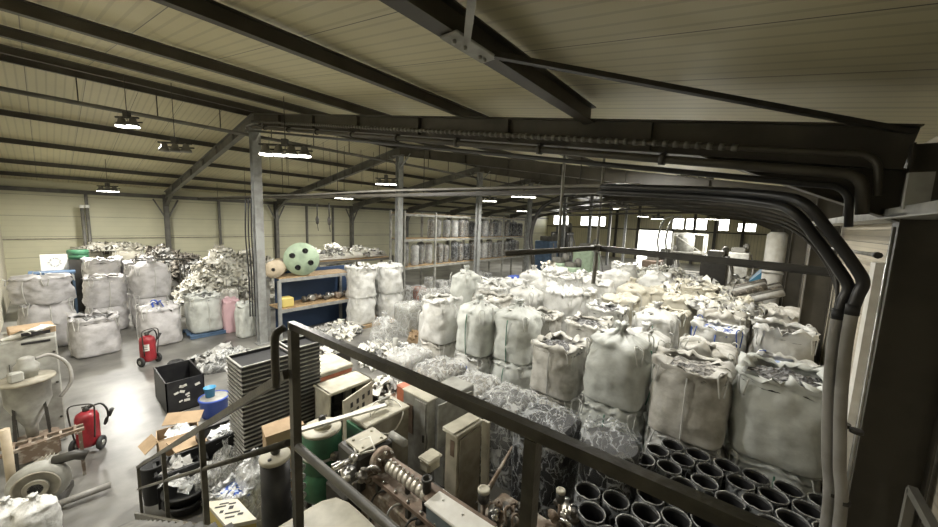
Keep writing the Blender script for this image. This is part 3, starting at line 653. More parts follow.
# ------------------------------------------------ next rows: table of (X, Y, levels, top kind, material, contents, strap, label)
rows = [
 (8.45, 5.9, 2, OP[1], 'bagd', 'content_w', 'strapw', 'dirty cream open sack directly behind the grey-green stack'),
 (8.4, 8.35, 1, TI[0], 'bagw', 'content_g', 'strapw', 'white tied sack at the aisle end of the second row'),
 (8.5, 4.35, 2, OP[2], 'bagd', 'content_g', 'strapw', 'yellowed sack with a torn rim between grey-green stack and dark-hole sack'),
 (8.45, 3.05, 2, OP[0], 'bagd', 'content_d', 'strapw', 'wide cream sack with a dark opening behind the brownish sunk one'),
 (8.4, 1.75, 2, TI[1], 'bagw', 'content_g', 'strapg', 'low white tied sack with green knot behind the pale grey front sack'),
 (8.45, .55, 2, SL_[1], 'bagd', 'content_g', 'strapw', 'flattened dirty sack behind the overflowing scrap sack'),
 (8.6, -.62, 2, OP[1], 'bagw', 'content_b', 'strapb', 'white sack with blue cloth scraps by the side wall'),
 (9.7, 9.4, 1, OP[3], 'bagw', 'content_w', 'strapw', 'single open white sack near the racks, third row'),
 (9.75, 8.1, 2, TI[2], 'bagg', 'content_g', 'strapw', 'pale sack with gathered neck near the rack post'),
 (9.7, 6.85, 2, OP[0], 'bagw', 'content_w', 'strapw', 'white sack with looped dark handles in the third row'),
 (9.7, 5.5, 2, TI[0], 'bagw', 'content_g', 'strapw', 'round white sack with arched rope handles'),
 (9.75, 4.3, 2, SL_[0], 'bagw', 'content_g', 'strapw', 'slumped white sack under the hung rail corner'),
 (9.7, 3.0, 2, OP[3], 'bagw', 'content_d', 'strapw', 'open white sack showing dark chips, third row'),
 (9.7, 1.75, 2, TI[2], 'bagw', 'content_b', 'strapg', 'white sack laced with green cords and blue scraps'),
 (9.75, .5, 2, OP[0], 'bagw', 'content_b', 'strapb', 'clean white sack heaped with blue film offcuts'),
 (9.8, -.62, 2, OP[2], 'bagw', 'content_g', 'strapw', 'upright white sack near the side wall with grey parts on top'),
 (11.0, 9.4, 1, TI[1], 'bagw', 'content_g', 'strapw', 'white tied sack in the fourth row near the racks'),
 (11.0, 8.15, 2, OP[1], 'bagw', 'content_w', 'strapw', 'puffy white sack left of the arched handles'),
 (11.0, 6.9, 2, SL_[2], 'bagw', 'content_w', 'strapw', 'soft white sack with crumpled top, fourth row'),
 (11.05, 5.6, 2, TI[0], 'bagw', 'content_g', 'strapw', 'bright white tied sack beneath the drop tube'),
 (11.0, 4.3, 2, OP[2], 'bagw', 'content_w', 'strapw', 'open sack of white trimmings, fourth row'),
 (11.0, 3.0, 2, SL_[1], 'bagc', 'content_w', 'strapw', 'yellowish slack sack behind the dark chips sack'),
 (11.0, 1.75, 2, OP[0], 'bagc', 'content_w', 'strapw', 'pale yellow squarish sack with round stain'),
 (11.0, .5, 2, SL_[0], 'bagd', 'content_g', 'strapw', 'grey-brown slack sack behind the blue offcuts'),
 (11.0, -.62, 2, OP[1], 'bagd', 'content_g', 'strapw', 'scrap filled sack along the side wall, fourth row'),
 (12.4, 9.4, 1, SL_[0], 'bagw', 'content_g', 'strapw', 'low white sack before the green bins'),
 (12.4, 8.1, 1, OP[3], 'bagw', 'content_w', 'strapw', 'open white sack before the green bins'),
 (12.4, 6.8, 2, TI[2], 'bagw', 'content_w', 'strapw', 'white sack with neck standing before the pale green machine'),
 (12.4, 5.5, 2, OP[0], 'bagw', 'content_w', 'strapw', 'white sack filled to the brim in the fifth row'),
 (12.4, 4.2, 2, SL_[1], 'bagw', 'content_w', 'strapw', 'collapsed white sack in the fifth row'),
 (12.4, 3.0, 2, TI[1], 'bagc', 'content_w', 'strapw', 'cream tied sack in the fifth row'),
 (12.4, 1.75, 2, SL_[2], 'bagc', 'content_w', 'strapw', 'cream crumpled sack in the fifth row'),
 (12.4, .5, 2, OP[2], 'bagc', 'content_w', 'strapw', 'open cream sack in the fifth row'),
 (12.5, -.62, 2, SL_[0], 'bagd', 'content_g', 'strapw', 'dusty sack below the grey rolls by the side wall'),
 (13.8, 6.6, 2, SL_[2], 'bagw', 'content_w', 'strapw', 'big pale sack in the heap, sixth row, towards the racks'),
 (13.8, 5.3, 2, OP[1], 'bagw', 'content_w', 'strapw', 'puffed white sack in the middle of the sixth row'),
 (13.8, 4.0, 3, TI[0], 'bagw', 'content_w', 'strapw', 'tall white sack stack behind the hung rail corner'),
 (13.8, 2.7, 2, SL_[1], 'bagc', 'content_w', 'strapw', 'cream slack sack in the sixth row'),
 (13.8, 1.35, 2, OP[0], 'bagc', 'content_w', 'strapw', 'cream open sack in the sixth row near the wall'),
 (13.85, .1, 2, TI[2], 'bagd', 'content_g', 'strapw', 'dusty tied sack under the grey rolls, sixth row'),
 (15.2, .35, 2, SL_[1], 'bagd', 'content_g', 'strapw', 'dusty slack sack under the grey rolls, seventh row'),
 (15.3, 5.6, 2, OP[2], 'bagw', 'content_w', 'strapw', 'white sack in the seventh row towards the racks'),
 (15.3, 4.3, 3, SL_[2], 'bagw', 'content_w', 'strapw', 'highest white slumped sack right of the drop tube'),
 (15.3, 3.0, 2, TI[1], 'bagw', 'content_w', 'strapw', 'tied white sack in the seventh row'),
 (15.3, 1.7, 2, SL_[0], 'bagc', 'content_w', 'strapw', 'flattened cream sack in the seventh row'),
 (17.0, 4.6, 3, OP[1], 'bagw', 'content_w', 'strapw', 'far white sack on three levels under the yellow wall panel'),
 (17.0, 3.2, 2, SL_[1], 'bagw', 'content_w', 'strapw', 'far slack white sack in line with the doorway'),
 (17.0, 1.8, 2, TI[0], 'bagw', 'content_w', 'strapw', 'far tied white sack right of the doorway'),
]
for i, (X, Y, lv, kd, mt, ct, sp, lb) in enumerate(rows):
    z = 0
    mini = X > 12
    for j in range(lv):
        top = j == lv-1
        hh = (1.1 if X < 9 else 1.2 if X < 10 else 1.16 if X < 12 else 1.26 if X < 13 else 1.22)+R_.uniform(-.13, .1)-(.28 if lv == 3 else 0)
        if top and lv == 1: hh = 1.25
        if top:
            sack('bulk_bag', kd, lb, (X+R_.uniform(-.04, .04), Y+R_.uniform(-.03, .03), z), R_.uniform(1.0, 1.07), hh, R_.choice((0, PI/2, PI, -PI/2))+R_.uniform(-.06, .06), mt, ct, sp, mini=mini)
        else:
            k0 = SL_[(i+j) % 3]
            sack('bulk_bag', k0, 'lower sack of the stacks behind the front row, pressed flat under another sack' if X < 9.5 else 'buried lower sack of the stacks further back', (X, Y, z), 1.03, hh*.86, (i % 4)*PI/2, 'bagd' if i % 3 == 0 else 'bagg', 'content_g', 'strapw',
                 group='lower sacks behind the front row' if X < 9.5 else 'lower sacks further back', mini=True, low=True)
        z += hh*.86*1.085+.01

# ------------------------------------------------ left hand group of sacks
def lsack(u, v, w, h, kd, mt, ct, sp, lb, lv=0, zs=None, F=None, rz=0.):
    if F is None: p = PX(u, v, 0)
    else:
        d = cF+cR*((u-469)/FPX)-cU*((v-263.5)/FPX); p = CAM+d*F
    sack('bulk_bag', kd, lb, (p.x, p.y, zs or 0), w, h, rz, mt, ct, sp); return p
p = PX(97, 352, 0); sack('bulk_bag', OP[0], 'open lilac-white sack of dark scrap beside the grey cabinet', (p.x, p.y, .0), 1.08, 1.08, .1, 'bagv', 'content_d', 'strapw')
p = PX(161, 342, 0); sack('bulk_bag', SL_[0], 'white sack with a blue bow standing behind the red cylinder', (p.x, p.y, .0), 1.1, 1.18, .05, 'bagv', 'content_g', 'strapw'); bowp = Vector((p.x, p.y, 1.3))
p = PX(102, 333, 0)+Vector((.2, .5, 0)); sack('bulk_bag', SL_[1], 'dark-shadowed lower sack behind the open dark scrap sack', p, 1.1, .95, 0, 'bagv'); sack('bulk_bag', OP[1], 'sack with pinkish crumpled rim on top behind the dark scrap sack', (p.x, p.y, .9), 1.1, 1.0, .1, 'bagv', 'content_w')
p = PX(152, 328, 0)+Vector((.1, .5, 0)); sack('bulk_bag', SL_[2], 'lower sack behind the blue-bow sack', p, 1.1, 1.2, .1, 'bagv'); sack('bulk_bag', TI[1], 'tall leaning sack with a knotted corner behind the blue-bow sack', (p.x, p.y, 1.15), 1.12, 1.25, .1, 'bagv', sc=(1, 1, .9))
p = PX(95, 318, 0)+Vector((.4, .8, 0)); sack('bulk_bag', SL_[0], 'lower sack in the back row of the left group', p, 1.1, 1.15, 0, 'bagv'); sack('bulk_bag', OP[2], 'pale sack with a grey crumpled top in the back row', (p.x, p.y, 1.1), 1.15, 1.15, .0, 'bagv', 'content_g')
p = PX(137, 312, 0)+Vector((.3, .6, 0)); sack('bulk_bag', SL_[1], 'lower sack left of the scrap frame', p, 1.15, 1.1, 0, 'bagv'); sack('bulk_bag', OP[3], 'white sack with small dark scraps in its rim, back row', (p.x, p.y, 1.05), 1.15, 1.05, .0, 'bagv', 'content_g')
p = PX(85, 300, 0)+Vector((.3, .9, 0)); sack('bulk_bag', SL_[2], 'lower rearmost sack by the picture board', p, 1.15, 1.2, 0, 'bagv'); sack('bulk_bag', OP[0], 'rearmost cream sack heaped with white sheets by the picture board', (p.x, p.y, 1.15), 1.2, 1.15, .0, 'bagc', 'content_w')
p = PX(125, 298, 0)+Vector((.3, .9, 0)); sack('bulk_bag', SL_[0], 'lower rearmost sack below the dark rolled tarpaulin', p, 1.15, 1.2, 0, 'bagv'); sack('bulk_bag', OP[2], 'rearmost sack with creamy sheets below the dark rolled tarpaulin', (p.x, p.y, 1.15), 1.25, 1.2, .0, 'bagc', 'content_w')
cream_top = p.copy()
d = cF+cR*((45-469)/FPX)-cU*((300-263.5)/FPX); p = CAM+d*11.3; 
sack('bulk_bag', SL_[1], 'lower slumped sack at the gable wall above the cardboard', (p.x, p.y, 0), 1.15, 1.42, .1, 'bagv')
sack('bulk_bag', SL_[2], 'top slumped sack with an open fold at the gable wall', (p.x, p.y, 1.44), 1.2, .78, .9, 'bagv')
p = PX(206, 333, 0); sack('bulk_bag', OP[3], 'square grey-white sack on a blue pallet by the white scrap pile', (p.x, p.y, .14), 1.02, 1.22, .0, 'bagg', 'content_d'); pal = p.copy()
def pallet(p, mt, lb, rz=0., w=1.1):
    root = thing('pallet', lb, 'pallet', (p.x, p.y, 0), rz)
    for k in range(7): t = MB(); t.box((0, -w/2+.05+k*(w-.1)/6, .125), (w, .1, .022)); t.build('top_board', M[mt], root)
    for y in (-w/2+.06, 0, w/2-.06): t = MB(); t.box((0, y, .065), (w, .09, .1)); t.build('bearer', M[mt], root)
pallet(pal, 'bluep', 'blue pallet under the square grey-white sack', 0, 1.15)
# blue bow
root = thing('blue_film_bow', 'blue and white crumpled film bow lying on a white sack', 'film', bowp)
for k in range(7):
    a = k*.9; t = MB(); t.tube(smooth_path([(0, 0, 0), (.12*math.cos(a), .12*math.sin(a), .12), (.24*math.cos(a+.3), .24*math.sin(a+.3), .05+.05*(k % 3)), (.30*math.cos(a+.6), .3*math.sin(a+.6), -.06)], 3), .03, 6, rb=.5)
    t.build('ribbon', M['blue'] if k % 3 else M['white'], root)

# ------------------------------------------------ crumpled sheets
def heap(name, label, cat, c, rx, ry, h, n, s, mts, sd, peak=1., base=None):
    """loose pile of crumpled sheets over a core mound"""
    mb = MB(); rr = random.Random(sd); c = Vector(c)
    vs = [(0, 0, h)]; K, A = 6, 22
    def hz(a, t): return h*max(0, 1-a**2)**.6*(1+.35*nz(math.cos(t)*a*2, math.sin(t)*a*2, 0, sd))
    vs[0] = (c.x, c.y, c.z+h*.9)
    for a in range(1, K+1):
        for i in range(A):
            t = 2*PI*i/A; vs.append((c.x+rx*.93*a/K*math.cos(t), c.y+ry*.93*a/K*math.sin(t), c.z+hz(a/K, t)*.9))
    fs = [(0, 1+i, 1+(i+1) % A) for i in range(A)]
    for a in range(K-1):
        for i in range(A): fs.append((1+a*A+i, 1+(a+1)*A+i, 1+(a+1)*A+(i+1) % A, 1+a*A+(i+1) % A))
    fs.append(tuple(1+(K-1)*A+i for i in range(A-1, -1, -1)))
    mb.add(vs, fs, mts[0], True)
    for k in range(n):
        a = math.sqrt(rr.random())*.97; t = rr.uniform(0, 2*PI); sz = s*rr.uniform(.6, 1.3)
        crumple(mb, (c.x+rx*a*math.cos(t), c.y+ry*a*math.sin(t), c.z+max(sz*.25, hz(a, t)*.92+sz*.02)), sz, sd*31+k, rr.choice(mts), .55, 6)
    o = mb.build(name); tag(o, label, cat, None, 'stuff'); return o
SW, SC, SG = M['scrapw'], M['scrapc'], M['scrapg']
q = at(222, 262, 'y', 17.2)
heap('scrap_sheet_pile', 'tall pile of crumpled white sheets along the far wall, left of the first column', 'scrap pile', (q.x+1.15, 19.2, 0), 2.45, 1.9, 2.55, 480, .42, (SW, SW, SW, SC), 3)
heap('scrap_sheet_pile', 'pile of crumpled white sheets behind the metal shelf, right of the first column', 'scrap pile', (10.7, 19.0, 0), 1.9, 1.9, 2.9, 280, .42, (SW, SW, SC), 4)
heap('scrap_sheet_pile', 'cream sheets heaped on the rearmost left sacks', 'scrap pile', (cream_top.x-.5, cream_top.y, 2.38), 1.2, .6, .35, 70, .32, (SW, SC), 5)
# mixed film scrap in the far right half of the hall
heap('film_scrap_heap', 'yellowish heap of film offcuts in the middle of the far right stacks', 'scrap heap', (16.2, 7.7, 0), 1.5, 1.4, 2.3, 170, .42, (SW, SW, SC, SG), 8)
heap('film_scrap_heap', 'cream heap of film between the doorway and the side wall', 'scrap heap', (14.4, 1.6, 2.1), 1.2, 1.0, .55, 110, .40, (SC, SW, SW, SG), 9)
heap('film_scrap_heap', 'greyish torn film lying over the sacks near the side wall', 'scrap heap', (11.9, .5, 2.3), .9, .9, .2, 60, .34, (SG, SW, SW), 10)
heap('film_scrap_heap', 'pale film heap far back under the hung rail', 'scrap heap', (21.8, 4.2, 0), 2.7, 2.1, 2.4, 300, .42, (SW, SW, SG), 11)
heap('film_scrap_heap', 'film heap far back beside the side wall', 'scrap heap', (22.8, .2, 0), 1.9, .95, 2.1, 160, .4, (SG, SC, SW), 12)
heap('mixed_scrap_heap', 'heap of tangled scrap behind the left sacks at the wall column', 'scrap heap', (at(168, 285, 'y', 22.6).x, 22.6, 0), 1.9, 1.3, 2.5, 190, .42, (SG, M['scrapd'], M['scrapd']), 15)
t = MB()
xf = at(166, 285, 'y', 20.6).x; P = [(xf-1., 20.2, 2.35), (xf+.6, 20.1, 2.3), (xf+.6, 20.9, 2.25), (xf-1., 21, 2.35)]
for a, b_ in zip(P, P[1:]+P[:1]): t.tube([a, b_], .03, 6)
for a in P: t.tube([a, (a[0], a[1], 0)], .03, 6)
tag(t.build('tube_frame', M['dark']), 'dark bent tube frame standing in the scrap before the wall column', 'frame')
# rolls at the far side wall
for k in range(9):
    x = 13.3+(k % 5)*.52; y = -.35+(k//5)*.4; z = 2.62+(k//5)*.12; a = .5+R_.uniform(-.3, .3)
    dv = Vector((math.cos(a)*.3, -.62, .25))
    root = thing('film_roll', '%s grey film roll in the tangle on the sacks by the side wall' % ['lowest', 'second lowest', 'third', 'fourth', 'fifth', 'sixth', 'seventh', 'eighth', 'ninth'][k], 'roll', (x, y, z), 0, 'film rolls by the side wall')
    t = MB(); t.tube([-dv*.6, dv*.6], .095, 14); t.build('roll_body', [SG, M['steel2'], M['scrapd']][k % 3], root)
    t = MB(); t.tube([-dv*.62, dv*.62], .05, 10); t.build('core', M['black'], root)

# ------------------------------------------------ black tubes by the guard rail
TZ = 1.0
tp = [(681.6, 446.4), (671, 455), (710, 452), (660, 461), (696, 461), (724, 466), (685, 470), (673, 477), (713, 478), (749, 469), (772, 474), (699, 487), (738, 482), (774, 487), (742, 495), (798, 492), (772, 501), (809, 506), (765, 512), (802, 518), (616, 487), (612, 501), (639, 505), (669, 514), (632, 517), (660, 523), (716, 500), (700, 510), (735, 512), (726, 526), (690, 523), (775, 527), (818, 526), (600, 516), (750, 527), (645, 492), (607, 527), (680, 500), (655, 480)]
pts = [PX(u, v, TZ) for u, v in tp]; TR = .158
for it in range(300):
    mv = 0
    for i in range(len(pts)):
        for j in range(i):
            d = pts[i]-pts[j]; d.z = 0; L_ = d.length
            if L_ < 2*TR+.03:
                k = (2*TR+.032-L_)/2; d = d/(L_+1e-6); pts[i] += d*k; pts[j] -= d*k; mv += k
    wr_ = PX(611, 432, 1.55)
    for i in range(len(pts)):
        if pts[i].x > 6.3: pts[i].x = 6.3
        if pts[i].y < -1.03: pts[i].y = -1.03
        d = pts[i]-wr_; d.z = 0
        if d.length < .64: pts[i] += d*((.645-d.length)/(d.length+1e-6)); mv += 1
    if mv < 1e-3: break
first = None
for i, p in enumerate(pts):
    if p.y < -1.05: continue
    if first is None:
        root = thing('film_tube', None, None)
        t = MB(); t.lathe([(TR*.9, 0), (TR, .0), (TR, TZ-.02), (TR*.985, TZ), (TR*.9, TZ), (TR*.88, TZ-.03), (TR*.88, .05), (.001, .05)], (0, 0, 0), 26); t.build('tube_body', M['black'], root)
        t = MB()
        for k in range(26):
            a0, a1 = 2*PI*k/26, 2*PI*(k+1)/26; r0, r1 = (TR+.004+.008*nz(math.cos(a)*2, math.sin(a)*2, 3) for a in (a0, a1))
            z0, z1 = (TZ+.012+.012*nz(math.cos(a)*3, math.sin(a)*3, 7) for a in (a0, a1))
            t.tube([(r0*.97*math.cos(a0), r0*.97*math.sin(a0), z0), (r1*.97*math.cos(a1), r1*.97*math.sin(a1), z1)], .0075, 5, caps=False)
        t.build('clear_rim', M['filmw'], root)
        t = MB(); vs = []
        for z in [j*.125 for j in range(9)]:
            for k in range(26): a = 2*PI*k/26; r = TR+.006+.007*abs(nz(math.cos(a)*4, math.sin(a)*4, z*9)); vs.append((r*math.cos(a), r*math.sin(a), min(z, TZ)))
        t.add(vs, [(j*26+k, j*26+(k+1) % 26, (j+1)*26+(k+1) % 26, (j+1)*26+k) for j in range(8) for k in range(26)], None, True); t.build('clear_wrap', M['film'], root)
        first = o = root
    else: o = copy_tree(first)
    left = tp[i][0] < 672 and tp[i][1] > 476
    o.location = (p.x, p.y, 0); o.rotation_euler = (0, 0, i*1.3)
    tag(o, 'black hollow tube in clear film, in the bunch showing below the guard rail' if left else 'black hollow tube in clear film, in the block before the big sacks', 'tube', 'tubes below the guard rail' if left else 'tubes before the big sacks')

# ------------------------------------------------ film wrapped goods
def wrapped(name, label, p, w, d, h, core, topz=.12, rz=0., sd=1, cover='film', rnd=False):
    root = thing(name, label, 'wrapped load', p, rz)
    t = MB()
    if rnd: t.lathe([(w*.46, 0), (w*.46, h-.05), (w*.43, h)], (0, 0, 0), 28)
    else: t.bbox((0, 0, h/2), (w*.93, d*.93, h), 0, .05)
    t.build('load', M['blackmatt' if core == 'black' else core], root)
    t = MB(); n = 40; vs = []; rg = []
    lv = [(z/10*h, 1.) for z in range(11)]+[(h+topz*.5, .96), (h+topz*.8, .8), (h+topz, .55), (h+topz*1.05, .28)]
    for z, k in lv:
        for i in range(n):
            a = 2*PI*i/n; c, s = math.cos(a), math.sin(a); e = 2 if rnd else 7
            r = (abs(c)**e+abs(s)**e)**(-1/e)*k*(1+.035*nz(c*3, s*3, z*3, sd)+.03*nz(c*7, s*7, z*6, sd+3))
            vs.append((c*r*w/2, s*r*d/2, z+(0 if z <= 0 or k == 1. else nz(c*4*k, s*4*k, sd)*topz*.8)))
    vs.append((0, 0, h+topz*1.1)); fs = [(j*n+k, j*n+(k+1) % n, (j+1)*n+(k+1) % n, (j+1)*n+k) for j in range(len(lv)-1) for k in range(n)]
    o_ = (len(lv)-1)*n; fs += [(o_+k, o_+(k+1) % n, len(vs)-1) for k in range(n)]
    t.add(vs, fs, None, True); t.build('plastic_wrap', M[cover], root)
    return root
for k, (u, v, zt, w, d, core, lb, cv) in enumerate((
        (410, 351, 1.3, .9, .8, 'scrapg', 'film-covered load nearest the aisle in the slanting line behind the guard rail', 'filmw'),
        (441, 364, 1.3, .95, .85, 'scrapd', 'second film-covered load from the aisle behind the guard rail', 'filmw'),
        (474, 380, 1.3, .95, .85, 'scrapd', 'third film-covered load in the line behind the guard rail', 'filmw'),
        (509, 395, 1.35, .95, .85, 'black', 'fourth film-covered load, just before the black wrapped one', 'filmw'),
        (549, 415, 1.4, .95, .85, 'black', 'black creased film-wrapped load before the brownish sunk sack', 'film'))):
    p = PX(u, v, zt+.08); wrapped('wrapped_load', lb, (p.x, p.y, 0), w, d, zt, core, .12, 0, k+1, cv)
p = PX(611, 432, 1.55); wrapped('wrapped_roll', 'tall roll under a loose clear plastic hood beside the black tubes', (p.x, p.y, 0), .86, .86, 1.4, 'black', .2, 0, 9, 'film', True)
# ------------------------------------------------ pale doubled sacks, shelves
p = PX(362, 322, 0)
for (u, v, lbs) in ((361, 328, ('lower smooth white sack of the left pair by the shelf', 'upper smooth white sack of the left pair by the shelf, open at the top')), (389, 322, ('lower smooth white sack of the pair nearer the second column', 'upper smooth white sack of the pair nearer the second column'))):
    p = PX(u, v-3, 0)
    pallet(p, 'wood', 'wooden pallet under the %s pair of smooth white sacks' % ('left' if u < 370 else 'right'), 0, 1.15)
    sack('bulk_bag', SL_[0], lbs[0], (p.x, p.y, .14), 1.05, 1.1, 0, 'bagw'); sack('bulk_bag', OP[2] if u < 370 else SL_[2], lbs[1], (p.x, p.y, 1.23), 1.08, 1.15, 0, 'bagw', 'content_w')
def rack(name, label, x0, y, x1, levels, ztop, dep=.9, mt='shelfsteel', posts=None):
    root = thing(name, label, 'rack', (x0, y, 0))
    L_ = x1-x0
    for px in (posts or (0, L_)):
        for py in (0, dep): t = MB(); t.ibeam((px, py, 0), (px, py, ztop), .1, .1, .01, up=(0, 1, 0)); t.build('upright', M[mt], root)
    for z in levels:
        for py in (0, dep): t = MB(); t.bar((0, py, z-.05), (L_, py, z-.05), .05, .12); t.build('shelf_beam', M[mt], root)
        t = MB()
        for k in range(int(L_/.14)): t.box((.07+k*.14, dep/2, z+.02), (.12, dep, .03))
        t.build('shelf_deck', M['wood'], root)
    return root
# shelf with drum and roll (beyond the first column)
s0 = PX(281, 342, 0); sy = s0.y
rack('storage_shelf', 'heavy grey two-level shelf with drum and roll on top, right of the first column', s0.x, sy, s0.x+2.9, (1.15, 2.25), 2.2, 1.0)
p = at(305, 260, 'y', sy+.35)
root = thing('cable_drum', 'pale green steel drum with holes in its end lying on the shelf', 'drum', (p.x, sy+.5, 2.29+.62), YAW+.35)
t = MB(); t.lathe([(.50, .55), (.50, -.45), (.60, -.45), (.60, -.52), (.10, -.52)], (0, 0, 0), 30, axis='x'); t.build('drum_shell', M['greenl'], root)
t = MB()
for k in range(4): a = k*PI/2+.4; t.lathe([(.10, -.535), (.001, -.535)], (0, .33*math.cos(a), .33*math.sin(a)), 12, axis='x')
t.build('end_hole', M['black'], root)
p = at(284, 270, 'y', sy+.3)
root = thing('kraft_roll', 'tan wrapped roll lying on the shelf next to the green drum', 'roll', (p.x-.22, sy+.42, 2.29+.31), YAW+.3)
t = MB(); t.lathe([(.30, .55), (.30, -.4), (.06, -.4)], (0, 0, 0), 26, axis='x'); t.build('roll_body', M['tan'], root)
t = MB(); t.lathe([(.06, -.41), (.001, -.41)], (0, 0, 0), 12, axis='x'); t.build('core', M['dark'], root)
p = at(287, 300, 'y', sy+.2)
t = MB(); t.bbox((p.x, sy+.3, 1.19+.17), (.42, .4, .34), 0, .03); tag(t.build('yellow_crate', M['yellow']), 'yellow box on the middle shelf under the roll', 'box')
mb = MB(); rr = random.Random(5)
for k in range(9):
    t = MB(); x = s0.x+1.15+k*.24; r = rr.uniform(.09, .14)
    t.lathe([(r*.5, -.12), (r, -.12), (r, -.03), (r*.6, -.02), (r*.6, .1), (r*.9, .12), (r*.4, .12)], (0, 0, 0), 14, axis='y' if k % 2 else 'x')
    o = t.build('machine_part', M[['scrapd', 'galv', 'rust'][k % 3]], None, (x, sy+.35+rr.uniform(-.1, .2), 1.19+r))
    tag(o, 'flanged metal part lying on the middle shelf beside the yellow box', 'machine part', 'metal parts on the middle shelf')
t = MB(); t.box((s0.x+2.0, sy+1.15, 1.2), (3.4, .03, 2.4)); tag(t.build('blue_sheet', M['curtain']), 'dark blue sheet hanging behind the two-level shelf', 'sheet')
# bin of white scraps before the shelf
p = PX(312, 350, .9)
root = thing('scrap_bin', 'dark steel bin of white scraps in front of the shelf', 'bin', (p.x, p.y, 0), 0)
t = MB()
for sx, sy2, w, d in ((-.8, 0, .04, 1.1), (.8, 0, .04, 1.1), (0, -.55, 1.6, .04), (0, .55, 1.6, .04)): t.box((sx, sy2, .42), (w, d, .84))
t.box((0, 0, .03), (1.6, 1.1, .06)); t.build('bin_body', M['dark'], root)
h_ = heap('white_scrap', None, None, (0, 0, .5), .72, .5, .38, 60, .26, (SW, SG), 21); h_.parent = root
# pale timber pallets and pipes shelf under the second pair (long rack towards second column)
r0 = at(318, 262, 'y', 15.2)
rack('storage_shelf', 'shelf holding white pipes and pallets beyond the smooth white sacks', r0.x, 15.2, r0.x+4.2, (1.3, 2.4), 2.5, 1.0, 'steel2')
for k in range(9):
    t = MB(); z = 2.5+.09*(k//3); y = 15.4+.28*(k % 3)+.1*(k//3)
    t.tube([(r0.x+.1+.2*(k % 2), y, z), (r0.x+4.0-.2*(k % 3), y+.05, z)], .045, 8)
    tag(t.build('white_pipe', M['white']), 'long white pipe lying on the top shelf beyond the smooth white sacks', 'pipe', 'white pipes on the top shelf')
heap('loose_scrap', 'white parts piled over the pipes on the top shelf', 'scrap', (r0.x+2.1, 15.8, 2.5), 1.9, .5, .45, 80, .28, (SW, SG), 22)
# small sacks right of the square sack
for k, (u, v, mt, lb) in enumerate(((232, 333, 'pinkw', 'narrow sack with a pink printed side beside the square sack'), (246, 338, 'bagg', 'narrow grey sack against the first ridge column'), (231, 322, 'bagd', 'small sack behind the pink printed one'))):
    p = PX(u, v-2, 0); sack('small_sack', SL_[k], lb, (p.x, p.y, 0), .56, 1.15, .2*k, mt, 'content_g', 'strapw', 'sack', mini=True)
root = thing('wire_basket', 'low wire cage with posts behind the small sacks', 'cage', PX(228, 318, 0))
t = MB()
for i in range(2):
    for j in range(4): t.tube([(j*.45, i*.9, 0), (j*.45, i*.9, 1.7)], .014, 5)
for z in (.2, 1.2):
    for i in range(2): t.tube([(0, i*.9, z), (1.35, i*.9, z)], .012, 5)
    for j in (0, 3): t.tube([(j*.45, 0, z), (j*.45, .9, z)], .012, 5)
t.build('cage_frame', M['steel2'], root)
# ------------------------------------------------------------------ landing, guard rail and stair
GX = .62
gz = at(285, 321, 'x', GX).z; gy = at(289, 400, 'x', GX).y; mz = (at(299, 449, 'x', GX).z+at(388, 526, 'x', GX).z)/2
LZ = gz-1.02
root = thing('landing_platform', 'steel landing under the guard rail at the camera', 'platform', (0, 0, LZ)); root['kind'] = 'structure'
t = MB(); t.box((-.28, .1, -.03), (1.75, gy*2-.25, .06)); t.build('deck_plate', M['steel2'], root)
t = MB(); t.bar((GX, -1.2, -.08), (GX, gy, -.08), .06, .16); t.bar((-1.15, gy, -.08), (GX, gy, -.08), .06, .16); t.build('edge_beam', M['rail'], root)
for x in (-.9, .55): t = MB(); t.box((x, gy-.1, -LZ/2-.05), (.1, .1, LZ-.1)); t.build('support_post', M['rail'], root)
root = thing('guard_rail', 'dark square-tube guard rail crossing the picture in front of the machines', 'railing', (0, 0, 0))
GA, GB = at(292, 325, 'z', gz-.014), at(640, 478, 'z', gz-.014); gd = (GB-GA).normalized(); GE = GA+gd*2.6
t = MB(); t.bar(GA-gd*.012, GE, .027, .028); t.build('top_rail', M['rail'], root)
t = MB(); t.tube(smooth_path([GA+Vector((-.03, .0, -.005)), GA+Vector((-.055, .02, -.03)), GA+Vector((-.06, .025, -.1)), GA+Vector((-.06, .025, -.26))], 5), .016, 10); t.build('bent_end', M['rail'], root)
ma, mb_ = at(298, 447, 'z', mz), at(390, 526.5, 'z', mz)
t = MB(); t.tube([ma, ma+(mb_-ma).normalized()*2.3], .017, 10); t.build('middle_rail', M['rail'], root)
kk = (at(533, 432, 'z', gz-.014)-GA).dot(gd)
for i, q in enumerate((GA+gd*.01, GA+gd*kk, GA+gd*2.2)):
    t = MB(); t.box((q.x, q.y, (LZ+gz-.03)/2), (.034 if i == 0 else .03, .034 if i == 0 else .03, gz-.03-LZ)); t.build('post', M['rail'], root)
root = thing('stair_rail', 'dark stair railing sloping down to the floor at the lower left', 'railing', (GX, 0, 0))
s0_, s1_ = at(288, 374, 'x', GX), at(138, 467, 'x', GX); m0, m1 = at(288, 443, 'x', GX), at(138, 489, 'x', GX)
a = lambda p: (0, p.y, p.z)
t = MB(); t.bar(a(s0_), a(s1_), .04, .036); t.build('top_rail', M['rail'], root)
t = MB(); t.tube([a(m0), a(m1)], .016, 8); t.build('middle_rail', M['rail'], root)
for (u, v) in ((201, 428), (163, 451), (138, 467)):
    p = at(u, v, 'x', GX); t = MB(); zb = max(0, LZ*(1-(p.y-gy)/(s1_.y-gy))-.1); t.box((0, p.y, (p.z+zb)/2), (.034, .034, p.z-zb)); t.build('post', M['rail'], root)
root = thing('stair', 'steel stair descending below the sloping railing', 'stair', (0, 0, 0)); root['kind'] = 'structure'
ns = 15
